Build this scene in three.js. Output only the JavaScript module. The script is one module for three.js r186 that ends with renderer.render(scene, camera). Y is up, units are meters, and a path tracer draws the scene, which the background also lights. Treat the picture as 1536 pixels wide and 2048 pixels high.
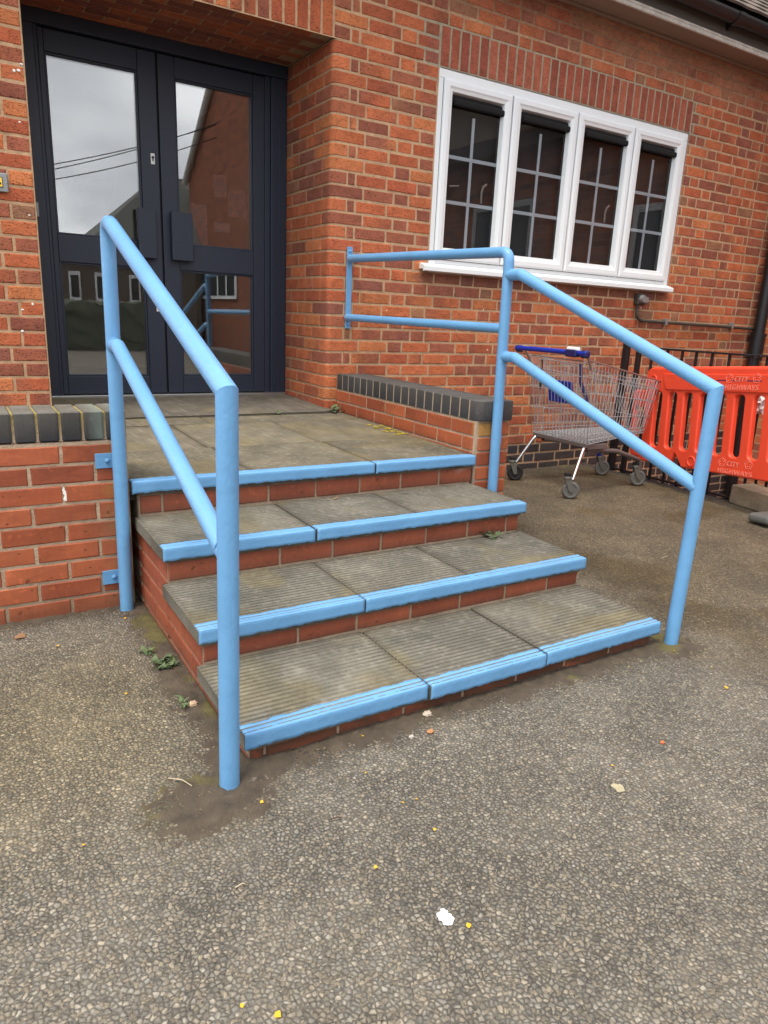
import * as THREE from 'three';
import { mergeGeometries } from 'three/addons/utils/BufferGeometryUtils.js';
import { RoundedBoxGeometry } from 'three/addons/geometries/RoundedBoxGeometry.js';
import { TextGeometry } from 'three/addons/geometries/TextGeometry.js';
import { FontLoader } from 'three/addons/loaders/FontLoader.js';

// ------------------------------------------------------------------ camera, sky, sun, exposure
const scene = new THREE.Scene();
const camera = new THREE.PerspectiveCamera(71.9, 0.75, 0.05, 500);
camera.position.set(-2.158, 0.5804, 4.2951);
camera.rotation.order = 'YXZ';
camera.rotation.set(-0.27, -0.555, 0.0463);
camera.updateMatrixWorld();

const renderer = new THREE.WebGLRenderer({ antialias: true });
renderer.setSize(768, 1024);
renderer.toneMapping = THREE.LinearToneMapping;
renderer.toneMappingExposure = 1.85;
renderer.shadowMap.enabled = true;

let seedState = 12345;
function rnd() { seedState = (seedState + 0x6d2b79f5) | 0; let t = Math.imul(seedState ^ (seedState >>> 15), 1 | seedState); t = (t + Math.imul(t ^ (t >>> 7), 61 | t)) ^ t; return ((t ^ (t >>> 14)) >>> 0) / 4294967296; }
const rr = (a, b) => a + (b - a) * rnd();
function hash(x, y, s = 0) { let h = Math.imul(x | 0, 374761393) ^ Math.imul(y | 0, 668265263) ^ Math.imul(s | 0, 1274126177); h = Math.imul(h ^ (h >>> 13), 1103515245); h = Math.imul(h ^ (h >>> 15), 2246822519); return ((h ^ (h >>> 16)) >>> 0) / 4294967296; }
const fade = (t) => t * t * (3 - 2 * t);
function vnoise(x, y, s = 0, px = 0, py = 0) { // value noise, tiles with periods px, py when given
  const xi = Math.floor(x), yi = Math.floor(y), u = fade(x - xi), v = fade(y - yi);
  const w = (a, p) => (p ? ((a % p) + p) % p : a);
  const a = hash(w(xi, px), w(yi, py), s), b = hash(w(xi + 1, px), w(yi, py), s), c = hash(w(xi, px), w(yi + 1, py), s), d = hash(w(xi + 1, px), w(yi + 1, py), s);
  return a + (b - a) * u + (c - a) * v + (a - b - c + d) * u * v;
}
function fbm(x, y, s = 0, o = 4, px = 0, py = 0) { let a = 0, w = 0.5, n = 0, f = 1; for (let i = 0; i < o; i++) { a += w * vnoise(x * f, y * f, s + i, px * f, py * f); n += w; w *= 0.5; f *= 2; } return a / n; }
const clamp = (x, a = 0, b = 1) => Math.min(b, Math.max(a, x));
const smooth = (a, b, x) => fade(clamp((x - a) / (b - a)));
const lin = (hex) => { const c = new THREE.Color(hex); return [c.r, c.g, c.b]; };
const mixc = (a, b, t) => [a[0] + (b[0] - a[0]) * t, a[1] + (b[1] - a[1]) * t, a[2] + (b[2] - a[2]) * t];
const mulc = (a, k) => [a[0] * k, a[1] * k, a[2] * k];

{ // overcast sky, with broken grey cloud, the same all the way round
  const W = 1024, H = 512, d = new Float32Array(W * H * 4);
  for (let j = 0; j < H; j++) for (let i = 0; i < W; i++) {
    const el = ((j + 0.5) / H - 0.5) * Math.PI, az = (i + 0.5) / W * 2 * Math.PI, o = (j * W + i) * 4;
    if (el <= 0) { d[o] = 0.17; d[o + 1] = 0.155; d[o + 2] = 0.135; d[o + 3] = 1; continue; }
    const k = 1 / (Math.sin(el) + 0.22), x = Math.cos(az) * Math.cos(el) * k, z = Math.sin(az) * Math.cos(el) * k;
    const n = fbm(x * 1.5 + 40, z * 1.5 + 40, 3, 6), m = fbm(x * 2.6 + 9, z * 2.6 + 70, 11, 5);
    let c = 0.74 + 0.56 * smooth(0.34, 0.66, n) + 0.34 * (m - 0.5);
    c *= 0.76 + 0.58 * Math.sin(el) + 0.27 * Math.exp(-Math.pow((el - 0.12) / 0.24, 2));
    const g = clamp((c - 0.6) / 0.8);
    d[o] = c * (0.93 + 0.05 * g); d[o + 1] = c * (0.98 + 0.02 * g); d[o + 2] = c * (1.06 - 0.04 * g); d[o + 3] = 1;
  }
  const sky = new THREE.DataTexture(d, W, H, THREE.RGBAFormat, THREE.FloatType);
  sky.mapping = THREE.EquirectangularReflectionMapping; sky.magFilter = THREE.LinearFilter; sky.needsUpdate = true;
  scene.background = sky; scene.environment = sky;
}
const sun = new THREE.DirectionalLight(0xfff3e2, 1.5);
sun.position.set(-4.2, 11.5, 3.9); sun.target.position.set(0, 0, 1);
sun.castShadow = true; sun.shadow.radius = 26; sun.shadow.mapSize.set(2048, 2048);
Object.assign(sun.shadow.camera, { left: -8, right: 8, top: 8, bottom: -8, near: 1, far: 40 });
scene.add(sun, sun.target);

// ------------------------------------------------------------------ textures
function tex(size, fn, repeatMetres, srgb) { // fn(u, v in 0..1, i, j) -> grey or [r,g,b] 0..1
  const d = new Uint8Array(size * size * 4);
  for (let j = 0; j < size; j++) for (let i = 0; i < size; i++) {
    const v = fn((i + 0.5) / size, (j + 0.5) / size, i, j), o = (j * size + i) * 4, a = typeof v === 'number';
    d[o] = clamp(a ? v : v[0]) * 255; d[o + 1] = clamp(a ? v : v[1]) * 255; d[o + 2] = clamp(a ? v : v[2]) * 255; d[o + 3] = 255;
  }
  const t = new THREE.DataTexture(d, size, size, THREE.RGBAFormat);
  t.wrapS = t.wrapT = THREE.RepeatWrapping; t.magFilter = THREE.LinearFilter; t.minFilter = THREE.LinearMipmapLinearFilter; t.generateMipmaps = true;
  t.repeat.set(1 / repeatMetres, 1 / repeatMetres); if (srgb) t.colorSpace = THREE.SRGBColorSpace; t.needsUpdate = true;
  return t;
}
// sand-faced brick: 0.5 m, pits and grit
const brickH = new Float32Array(512 * 512);
{
  const S = 512;
  for (let j = 0; j < S; j++) for (let i = 0; i < S; i++) { const u = i / S, v = j / S; brickH[j * S + i] = 0.62 + 0.25 * (fbm(u * 32, v * 64, 5, 4, 32, 64) - 0.5) + 0.25 * (fbm(u * 10, v * 10, 8, 3, 10, 10) - 0.5); }
  for (let k = 0; k < 3400; k++) { // pits
    const cx = rnd() * S, cy = rnd() * S, r = 1.1 + 2.4 * Math.pow(rnd(), 2), ex = rr(1, 2.2), dep = rr(0.35, 0.85);
    for (let y = -6; y <= 6; y++) for (let x = -8; x <= 8; x++) { const q = Math.hypot(x / ex, y) / r; if (q < 1) { const o = (((cy + y | 0) + S) % S) * S + (((cx + x | 0) + S) % S); brickH[o] = Math.min(brickH[o], brickH[o] * (1 - dep * (1 - q * q))); } }
  }
}
const brickMap = tex(512, (u, v, i, j) => { const h = brickH[j * 512 + i], f = fbm(u * 6, v * 6, 21, 4, 6, 6), g = hash(i, j, 4); const k = 0.14 + 1.18 * h + 0.4 * (f - 0.5) + 0.16 * (g - 0.5); return [k, k * (0.97 + 0.06 * f), k * (0.94 + 0.1 * f)]; }, 0.5);
const brickBump = tex(512, (u, v, i, j) => brickH[j * 512 + i], 0.5);
const smoothMap = tex(512, (u, v, i, j) => { const f = fbm(u * 5, v * 5, 31, 5, 5, 5), g = fbm(u * 80, v * 20, 35, 2, 80, 20); const p = fbm(u * 40, v * 40, 37, 3, 40, 40); return 0.8 + 0.46 * (f - 0.5) + 0.14 * (g - 0.5) + 0.05 * (hash(i, j, 2) - 0.5) - 0.4 * smooth(0.79, 0.84, p) + 0.25 * smooth(0.27, 0.22, p); }, 0.7);
const smoothBump = tex(256, (u, v, i, j) => 0.5 + 0.4 * (fbm(u * 24, v * 24, 41, 4, 24, 24) - 0.5), 0.35);
const mortarMap = tex(512, (u, v, i, j) => { const f = fbm(u * 14, v * 14, 51, 4, 14, 14), g = hash(i, j, 9), q = hash(i >> 1, j >> 1, 19); return 0.76 + 0.4 * (f - 0.5) + 0.14 * (g - 0.5) + (q > 0.93 ? -0.22 : q < 0.06 ? 0.16 : 0); }, 0.4);
const mortarBump = tex(512, (u, v, i, j) => 0.5 + 0.5 * (fbm(u * 64, v * 64, 61, 3, 64, 64) - 0.5) + 0.3 * (fbm(u * 10, v * 10, 64, 3, 10, 10) - 0.5), 0.4);
const stoneMap = tex(1024, (u, v, i, j) => { const f = fbm(u * 8, v * 8, 71, 6, 8, 8), g = hash(i, j, 14), q = hash(i >> 1, j >> 1, 15), w = fbm(u * 90, v * 90, 77, 2, 90, 90); return 0.74 + 0.5 * (f - 0.5) + 0.2 * (g - 0.5) + 0.2 * (w - 0.5) + (q > 0.97 ? 0.2 : q < 0.05 ? -0.22 : 0); }, 0.9);
const stoneBump = tex(512, (u, v, i, j) => 0.5 + 0.6 * (fbm(u * 70, v * 70, 81, 3, 70, 70) - 0.5) + 0.3 * (fbm(u * 12, v * 12, 83, 3, 12, 12) - 0.5), 0.6);
const paintBump = tex(256, (u, v) => 0.5 + 0.5 * (fbm(u * 14, v * 14, 91, 4, 14, 14) - 0.5) + 0.25 * (fbm(u * 60, v * 30, 95, 2, 60, 30) - 0.5), 0.25);
const paintMap = tex(256, (u, v) => { const f = fbm(u * 6, v * 6, 101, 5, 6, 6); return 0.93 + 0.16 * (f - 0.5); }, 0.6);
// tarmac: rounded chips in a dark binder, 2 m tile
const TS = 2048, tarH = new Float32Array(TS * TS), tarC = new Float32Array(TS * TS);
{
  const N = 196, cell = TS / N;
  const px = new Float32Array(N * N), py = new Float32Array(N * N), pw = new Float32Array(N * N), pc = new Float32Array(N * N), pf = new Float32Array(N * N * 2);
  for (let k = 0; k < N * N; k++) { px[k] = rr(0.02, 0.98); py[k] = rr(0.02, 0.98); pw[k] = rnd() < 0.3 ? 0.32 * rnd() + 0.1 : 0.12 * rnd(); pc[k] = rnd(); pf[2 * k] = rr(-1, 1); pf[2 * k + 1] = rr(-1, 1); }
  for (let j = 0; j < TS; j++) for (let i = 0; i < TS; i++) {
    const gx = i / cell, gy = j / cell, cx = gx | 0, cy = gy | 0; let a = 9, b = 9, bk = 0, bx = 0, by = 0;
    for (let y = -1; y <= 1; y++) for (let x = -1; x <= 1; x++) {
      const k = ((cy + y + N) % N) * N + ((cx + x + N) % N), dx = gx - (cx + x + px[k]), dy = gy - (cy + y + py[k]), r = Math.hypot(dx, dy) + pw[k];
      if (r < a) { b = a; a = r; bk = k; bx = dx; by = dy; } else if (r < b) b = r;
    }
    const o = j * TS + i, e = smooth(0.04, 0.3, b - a - 0.05 * hash(i >> 1, j >> 1, 5)); tarH[o] = e * clamp(0.72 + 0.5 * (bx * pf[2 * bk] + by * pf[2 * bk + 1])); tarC[o] = pc[bk];
  }
}
const tarMap = tex(TS, (u, v, i, j) => {
  const o = j * TS + i, c = tarC[o], h = tarH[o], n = hash(i, j, 7), q = hash(i >> 1, j >> 1, 6), f = fbm(u * 9, v * 9, 111, 4, 9, 9), g = fbm(u * 260, v * 260, 117, 2, 260, 260);
  const sp = q > 0.975 ? 0.1 : q < 0.04 ? -0.07 : 0, fill = smooth(0.46, 0.62, fbm(u * 14, v * 14, 121, 4, 14, 14)), st = (c < 0.3 ? 0.35 : c > 0.9 ? 0.53 : 0.39 + 0.14 * (c - 0.3)), w = (c * 17) % 1;
  const gap = 0.285 + 0.05 * fill, k = gap + (st - 0.235 - 0.03 * fill) * Math.min(1, h * 1.25) + 0.06 * (n - 0.5) + 0.06 * (f - 0.5) + 0.12 * (g - 0.5) + sp; return [k * (1 + 0.04 * (w - 0.4)), k * 0.955, k * (0.872 - 0.05 * (w - 0.4))];
}, 2, true);
const tarBump = tex(1024, (u, v, i, j) => { const o = (j * 2) * TS + i * 2; return 0.25 * (tarH[o] + tarH[o + 1] + tarH[o + TS] + tarH[o + TS + 1]); }, 2);

// ------------------------------------------------------------------ materials
const std = (o) => new THREE.MeshStandardMaterial(o);
const M = {
  brick: std({ vertexColors: true, map: brickMap, bumpMap: brickBump, bumpScale: 0.004, roughness: 0.95 }),
  engineering: std({ vertexColors: true, map: smoothMap, bumpMap: smoothBump, bumpScale: 0.0012, roughness: 0.62 }),
  coping: std({ vertexColors: true, map: smoothMap, bumpMap: smoothBump, bumpScale: 0.0016, roughness: 0.72 }),
  mortar: std({ vertexColors: true, map: mortarMap, bumpMap: mortarBump, bumpScale: 0.004, roughness: 1 }),
  slab: std({ vertexColors: true, map: stoneMap, bumpMap: stoneBump, bumpScale: 0.002, roughness: 0.95 }),
  ground: std({ vertexColors: true, map: tarMap, bumpMap: tarBump, bumpScale: 0.005, roughness: 0.88 }),
  blue: std({ color: new THREE.Color('#699fcd'), map: paintMap, bumpMap: paintBump, bumpScale: 0.0018, roughness: 0.34 }),
  upvc: std({ color: new THREE.Color('#dfe3e5'), roughness: 0.32 }),
  grid: std({ color: new THREE.Color('#848d95'), roughness: 0.5 }),
  frame: std({ color: new THREE.Color('#222a3a'), roughness: 0.5 }),
  gasket: std({ color: new THREE.Color('#0a0a0b'), roughness: 0.7 }),
  blind: std({ color: new THREE.Color('#060607'), roughness: 0.9 }),
  housing: std({ color: new THREE.Color('#080708'), roughness: 0.95 }),
  doorGlass: new THREE.MeshPhysicalMaterial({ color: 0xffffff, transmission: 1, thickness: 0, roughness: 0.0, ior: 2.35, specularIntensity: 1 }),
  windowGlass: new THREE.MeshPhysicalMaterial({ color: 0xffffff, transmission: 1, thickness: 0, roughness: 0.0, ior: 1.5, specularIntensity: 1 }),
  lobby: std({ color: new THREE.Color('#a9a89c'), roughness: 0.9 }),
  inside: std({ color: new THREE.Color('#383a34'), roughness: 0.9 }),
  steel: std({ color: new THREE.Color('#b9b9b6'), metalness: 0.9, roughness: 0.32 }),
  chrome: std({ color: new THREE.Color('#c9cbcc'), metalness: 1, roughness: 0.2 }),
  wire: std({ color: new THREE.Color('#a6aaad'), metalness: 0.3, roughness: 0.35 }),
  chassis: std({ color: new THREE.Color('#706663'), metalness: 0.35, roughness: 0.5 }),
  rubber: std({ color: new THREE.Color('#5b5a57'), roughness: 0.8 }),
  rubberBlack: std({ color: new THREE.Color('#161616'), roughness: 0.75 }),
  castor: std({ color: new THREE.Color('#6f6d66'), metalness: 0.5, roughness: 0.5 }),
  trolleyBlue: std({ color: new THREE.Color('#10309c'), roughness: 0.35 }),
  trolleyDark: std({ color: new THREE.Color('#1c1f55'), roughness: 0.4 }),
  white: std({ color: new THREE.Color('#e6e4de'), roughness: 0.6 }),
  orange: std({ color: new THREE.Color('#ea4c30'), map: paintMap, bumpMap: smoothBump, bumpScale: 0.0012, roughness: 0.42 }),
  orangeFaded: std({ color: new THREE.Color('#ea7a66'), roughness: 0.6 }),
  black: std({ color: new THREE.Color('#15161a'), bumpMap: paintBump, bumpScale: 0.001, roughness: 0.42 }),
  soffit: std({ color: new THREE.Color('#8f7f72'), map: paintMap, roughness: 0.7 }),
  fasciaWhite: std({ color: new THREE.Color('#d2ccc2'), map: mortarMap, bumpMap: mortarBump, bumpScale: 0.002, roughness: 0.7 }),
  fasciaDark: std({ color: new THREE.Color('#57514b'), map: mortarMap, bumpMap: mortarBump, bumpScale: 0.002, roughness: 0.75 }),
  tile: std({ color: new THREE.Color('#6f6156'), map: stoneMap, bumpMap: stoneBump, bumpScale: 0.002, roughness: 0.9 }),
  conduit: std({ color: new THREE.Color('#4b443d'), map: stoneMap, roughness: 0.8 }),
  plate: std({ color: new THREE.Color('#8b8c8d'), metalness: 0.4, roughness: 0.4 }),
  yellow: std({ color: new THREE.Color('#e8c64a'), roughness: 0.5 }),
};
const leafMat = (hex) => new THREE.MeshPhysicalMaterial({ color: new THREE.Color(hex), roughness: 0.75, transmission: 0.3, thickness: 0, side: THREE.DoubleSide });
M.leaf = leafMat('#64784a'); M.leafDark = leafMat('#51653c'); M.petal = leafMat('#e3b21c'); M.dry = leafMat('#9b7049');

// ------------------------------------------------------------------ geometry helpers
class Tris { // unindexed triangles with uv and colour
  constructor() { this.p = []; this.u = []; this.c = []; }
  tri(a, b, c, ua, ub, uc, ca, cb, cc) { this.p.push(...a, ...b, ...c); this.u.push(...ua, ...ub, ...uc); this.c.push(...ca, ...(cb || ca), ...(cc || ca)); }
  quad(a, b, c, d, ua, ub, uc, ud, ca, cb, cc, cd) { this.tri(a, b, c, ua, ub, uc, ca, cb, cc); this.tri(a, c, d, ua, uc, ud, ca, cc || ca, cd || ca); }
  geo() {
    const g = new THREE.BufferGeometry();
    g.setAttribute('position', new THREE.Float32BufferAttribute(this.p, 3)); g.setAttribute('uv', new THREE.Float32BufferAttribute(this.u, 2)); g.setAttribute('color', new THREE.Float32BufferAttribute(this.c, 3));
    g.computeVertexNormals(); return g;
  }
}
function tint(g, col, uvScale) { // give a library geometry a colour attribute (col may be a function of position), world-size uv, no index
  g = g.index ? g.toNonIndexed() : g;
  const p = g.attributes.position, n = g.attributes.normal, c = new Float32Array(p.count * 3), u = new Float32Array(p.count * 2);
  const ou = rnd() * 3, ov = rnd() * 3;
  for (let i = 0; i < p.count; i++) {
    const x = p.getX(i), y = p.getY(i), z = p.getZ(i), k = typeof col === 'function' ? col(x, y, z) : col; c.set(k, i * 3);
    const ax = Math.abs(n.getX(i)), ay = Math.abs(n.getY(i)), az = Math.abs(n.getZ(i));
    if (uvScale !== 0) { u[i * 2] = (ax > az && ax > ay ? z : x) + ou; u[i * 2 + 1] = (ay > ax && ay > az ? z : y) + ov; }
  }
  g.setAttribute('color', new THREE.Float32BufferAttribute(c, 3)); g.setAttribute('uv', new THREE.Float32BufferAttribute(u, 2));
  for (const k of Object.keys(g.attributes)) if (!['position', 'normal', 'uv', 'color'].includes(k)) g.deleteAttribute(k);
  return g;
}
// a brick: lower left front corner at the origin, front face on z = 0, depth behind it
function brickGeo(w, h, d, colour, o = {}) {
  const c = o.chamfer ?? 0.004, jit = o.jitter ?? 0.0012, t = new Tris(), ou = rnd() * 5, ov = rnd() * 5, n = w > 0.15 ? 3 : w > 0.09 ? 2 : 1;
  const ring = [];
  for (let i = 0; i < n; i++) ring.push([w * i / n, 0]); ring.push([w, 0], [w, h * 0.5], [w, h]);
  for (let i = n - 1; i > 0; i--) ring.push([w * i / n, h]); ring.push([0, h], [0, h * 0.5]);
  const R = ring.map(([x, y]) => [x + rr(-jit, jit), y + rr(-jit, jit)]);
  const I = R.map(([x, y]) => [clamp(x, c + rr(0, jit), w - c - rr(0, jit)), clamp(y, c + rr(0, jit), h - c - rr(0, jit))]);
  const f = o.face ?? 0, F = I.map(([x, y]) => [x, y, f + rr(-0.0007, 0.0007)]), Ou = R.map(([x, y]) => [x, y, f - c]), B = R.map(([x, y]) => [x, y, -d]);
  const col = typeof colour === 'function' ? colour : () => colour, uvOf = (q, e = 0) => [q[0] + ou, q[1] + ov + e];
  const cen = [w * 0.5, h * 0.5, f + rr(-0.0005, 0.001)], cc = col(cen[0], cen[1]), N = R.length;
  for (let i = 0; i < N; i++) {
    const k = (i + 1) % N, ci = col(F[i][0], F[i][1]), ck = col(F[k][0], F[k][1]), ei = mulc(ci, 0.9), ek = mulc(ck, 0.9);
    t.tri(cen, F[i], F[k], uvOf(cen), uvOf(F[i]), uvOf(F[k]), cc, ci, ck);
    t.quad(F[i], Ou[i], Ou[k], F[k], uvOf(F[i]), uvOf(Ou[i], c), uvOf(Ou[k], c), uvOf(F[k]), ci, ei, ek, ck);
    t.quad(Ou[i], B[i], B[k], Ou[k], uvOf(Ou[i]), uvOf(B[i], d), uvOf(B[k], d), uvOf(Ou[k]), ei, ei, ek, ek);
  }
  return t.geo();
}
// plan outline (x, -z) extruded upwards, for bricks with a rounded arris
function planBrick(pts, h, colour, bevel = 0.003) {
  const s = new THREE.Shape(pts.map(([x, z]) => new THREE.Vector2(x, -z)));
  const g = new THREE.ExtrudeGeometry(s, { depth: h - 2 * bevel, bevelEnabled: true, bevelThickness: bevel, bevelSize: bevel, bevelOffset: -bevel, bevelSegments: 1, curveSegments: 4 });
  g.rotateX(-Math.PI / 2); g.translate(0, bevel, 0);
  return tint(g, colour);
}
function arc(cx, cz, r, a0, a1, n) { const o = []; for (let i = 0; i <= n; i++) { const a = a0 + (a1 - a0) * i / n; o.push([cx + r * Math.cos(a), cz + r * Math.sin(a)]); } return o; }
const V = (x, y, z) => new THREE.Vector3(x, y, z);
function sweep(pts, r, seg = 18, o = {}) { // tube with mitred corners; ends may be cut on a given plane
  const P = pts.map((q) => (q.isVector3 ? q : V(...q))), dirs = P.slice(1).map((q, i) => q.clone().sub(P[i]).normalize());
  let up = Math.abs(dirs[0].y) > 0.9 ? V(1, 0, 0) : V(0, 1, 0), e1 = up.clone().cross(dirs[0]).normalize();
  const rings = [], len = [0];
  for (let i = 0; i < P.length; i++) {
    const din = dirs[Math.max(0, i - 1)], dout = dirs[Math.min(dirs.length - 1, i)];
    if (i > 0 && i < P.length - 1) { /* keep e1 from the incoming segment */ }
    const n = i === 0 ? (o.startN || dout) : i === P.length - 1 ? (o.endN || din) : din.clone().add(dout).normalize();
    const e2 = din.clone().cross(e1).normalize(), ring = [];
    for (let k = 0; k < seg; k++) {
      const a = k / seg * Math.PI * 2, q = e1.clone().multiplyScalar(Math.cos(a) * r).addScaledVector(e2, Math.sin(a) * r);
      const s = -q.dot(n) / din.dot(n); ring.push(P[i].clone().add(q).addScaledVector(din, s));
    }
    rings.push(ring); if (i) len.push(len[i - 1] + P[i].distanceTo(P[i - 1]));
    if (i < P.length - 1 && i > 0) { const q = new THREE.Quaternion().setFromUnitVectors(din, dout); e1.applyQuaternion(q); }
  }
  const pos = [], uv = [], idx = [];
  rings.forEach((ring, i) => { for (let k = 0; k <= seg; k++) { const q = ring[k % seg]; pos.push(q.x, q.y, q.z); uv.push(k / seg * 2 * Math.PI * r, len[i]); } });
  for (let i = 0; i < rings.length - 1; i++) for (let k = 0; k < seg; k++) { const a = i * (seg + 1) + k, b = a + seg + 1; idx.push(a, a + 1, b, a + 1, b + 1, b); }
  if (o.capStart) { const c = pos.length / 3; pos.push(P[0].x, P[0].y, P[0].z); uv.push(0, 0); for (let k = 0; k < seg; k++) idx.push(c, k + 1, k); }
  if (o.capEnd) { const c = pos.length / 3, b = (rings.length - 1) * (seg + 1), q = P[P.length - 1]; pos.push(q.x, q.y, q.z); uv.push(0, 0); for (let k = 0; k < seg; k++) idx.push(c, b + k, b + k + 1); }
  const g = new THREE.BufferGeometry(); g.setAttribute('position', new THREE.Float32BufferAttribute(pos, 3)); g.setAttribute('uv', new THREE.Float32BufferAttribute(uv, 2)); g.setIndex(idx); g.computeVertexNormals();
  // split sharp mitres: smooth normals round the tube only
  const nn = g.attributes.normal; for (let i = 0; i < rings.length; i++) { const a = i * (seg + 1), b = a + seg; const x = nn.getX(a) + nn.getX(b), y = nn.getY(a) + nn.getY(b), z = nn.getZ(a) + nn.getZ(b), l = Math.hypot(x, y, z); nn.setXYZ(a, x / l, y / l, z / l); nn.setXYZ(b, x / l, y / l, z / l); }
  return g;
}
function bend(a, b, c, r, n = 6) { // points of a rounded corner at b
  const d0 = a.clone().sub(b).normalize(), d1 = c.clone().sub(b).normalize(), th = d0.angleTo(d1), t = r / Math.tan(th / 2), out = [];
  const p0 = b.clone().addScaledVector(d0, t), p2 = b.clone().addScaledVector(d1, t);
  for (let i = 0; i <= n; i++) { const s = i / n; out.push(p0.clone().multiplyScalar((1 - s) * (1 - s)).addScaledVector(b, 2 * s * (1 - s)).addScaledVector(p2, s * s)); }
  return out;
}
const wires = (list, r = 0.0025, seg = 5) => mergeGeometries(list.map((pts) => sweep(pts, r, seg, { capStart: true, capEnd: true })));
function box(w, h, d, x, y, z, r = 0.003) { const q = Math.min(w, h, d) * 0.49; const g = r > 0 ? new RoundedBoxGeometry(w, h, d, 1, Math.min(r, q)) : new THREE.BoxGeometry(w, h, d); g.translate(x, y, z); return g; }
const box2 = (x0, x1, y0, y1, z0, z1, r) => box(x1 - x0, y1 - y0, z1 - z0, (x0 + x1) / 2, (y0 + y1) / 2, (z0 + z1) / 2, r);
function merge(list) { return mergeGeometries(list.map((g) => { g = g.index ? g.toNonIndexed() : g; for (const k of Object.keys(g.attributes)) if (!['position', 'normal', 'uv'].includes(k)) g.deleteAttribute(k); return g; })); }

const used = {};
function numbered(n) { const k = used[n] ?? 0; used[n] = k + 1; return k ? n + '_' + String(k).padStart(3, '0') : n; }
function tag(o, label, category, group) { o.userData.label = label; o.userData.category = category; if (group) o.userData.group = group; return o; }
function thing(name, label, category, pos = [0, 0, 0], group) { const o = new THREE.Group(); o.name = numbered(name); o.position.set(...pos); scene.add(o); return tag(o, label, category, group); }
function mesh(name, geo, mat, parent, stuff) { const m = new THREE.Mesh(geo, mat); m.name = parent ? name : numbered(name); m.castShadow = m.receiveShadow = true; (parent || scene).add(m); if (stuff) m.userData.kind = 'stuff'; return m; }
function part(name, parent) { const o = new THREE.Group(); o.name = name; parent.add(o); return o; }
function struct(name, geo, mat) { const m = mesh(name, geo, mat); m.userData.kind = 'structure'; return m; }

// ------------------------------------------------------------------ measures
const GY = -0.59;                       // ground
const PV = 0.0793, PH = 0.2361, Y00 = 0.02, JT = 0.0118;   // course, stretcher pitch, first joint, mortar joint of the old brickwork
const ZD = -0.693;                      // plane of the door frame
const OPL = -1.685, LINTEL = Y00 + 27 * PV, SOLD = LINTEL + 0.241, EAVE = 2.766;
const WX0 = 0.775, WX1 = 3.325, WY0 = Y00 + 11 * PV, WX = 4.72;   // window opening; face of the wing
const STEP = { y: [-0.0735, -0.2203, -0.3631, -0.4927], z: [1.556, 1.951, 2.347, 2.743], xl: -1.594, xr: 0.071 };

// ------------------------------------------------------------------ ground
const dirtDark = lin('#6b5c49'), mossCol = lin('#8c7a44'), muddy = lin('#5d4c3a');
function groundTint(x, z, dirtOnly) {
  const n = fbm(x * 1.3 + 7, z * 1.3 + 3, 201, 4), m = fbm(x * 6 + 1, z * 6 + 9, 205, 4);
  let c = [1.0, 0.98, 0.95]; c = mulc(c, 0.86 + 0.2 * n + 0.1 * (m - 0.5));
  // trodden, mossy side beyond the steps
  const side = smooth(-0.2, 0.7, x) * smooth(4.2, 2.2, z);
  c = mixc(c, mulc([0.78, 0.66, 0.46], 0.62 + 0.6 * m), 0.85 * side);
  const moss = smooth(0.52, 0.68, fbm(x * 2.2 + 31, z * 3.2 + 5, 211, 5)) * side; c = mixc(c, [0.5, 0.37, 0.15], 0.75 * moss);
  // dirt washed against the foot of the steps and round the posts
  const near = (ax, az, bx, bz) => { const dx = bx - ax, dz = bz - az, t = clamp(((x - ax) * dx + (z - az) * dz) / (dx * dx + dz * dz)); return Math.hypot(x - ax - t * dx, z - az - t * dz); };
  const wob = 0.12 * (m - 0.5) + 0.1 * (n - 0.5);
  let d = smooth(0.15, 0.02, near(-1.55, 2.72, 0.12, 2.72) + 0.8 * wob);
  d = Math.max(d, smooth(0.11, 0.0, near(-1.6, 1.5, -1.6, 2.75) + 0.6 * wob), smooth(0.12, 0.0, near(-3.2, 1.52, -1.6, 1.52) + wob * 0.6));
  d = Math.max(d, 0.95 * smooth(0.21, 0.07, Math.hypot((x + 1.72) * 0.85, (z - 2.83) * 1.3) + 0.6 * wob), smooth(0.16, 0.04, Math.hypot(x - 0.14, z - 2.78) + wob));
  d = Math.max(d, 0.8 * smooth(0.25, 0.02, near(0.3, 0.05, 2.5, 0.02) + wob), 0.6 * smooth(0.1, 0.01, near(2.52, 0, 2.5, 1.4) + wob));
  if (dirtOnly) return d;
  c = mixc(c, mulc([0.55, 0.47, 0.38], 0.75 + 0.5 * m), 0.9 * d);
  c = mixc(c, [0.42, 0.4, 0.16], 0.5 * smooth(0.5, 0.7, m) * d);
  // warm pale patch left of the steps
  c = mixc(c, mulc([1.24, 1.1, 0.78], 0.9 + 0.3 * (n - 0.5)), 0.7 * smooth(0.75, 0.1, Math.hypot(x + 2.0, (z - 2.3) * 0.9) + wob) * (1 - d));
  return [c, d];
}
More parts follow.
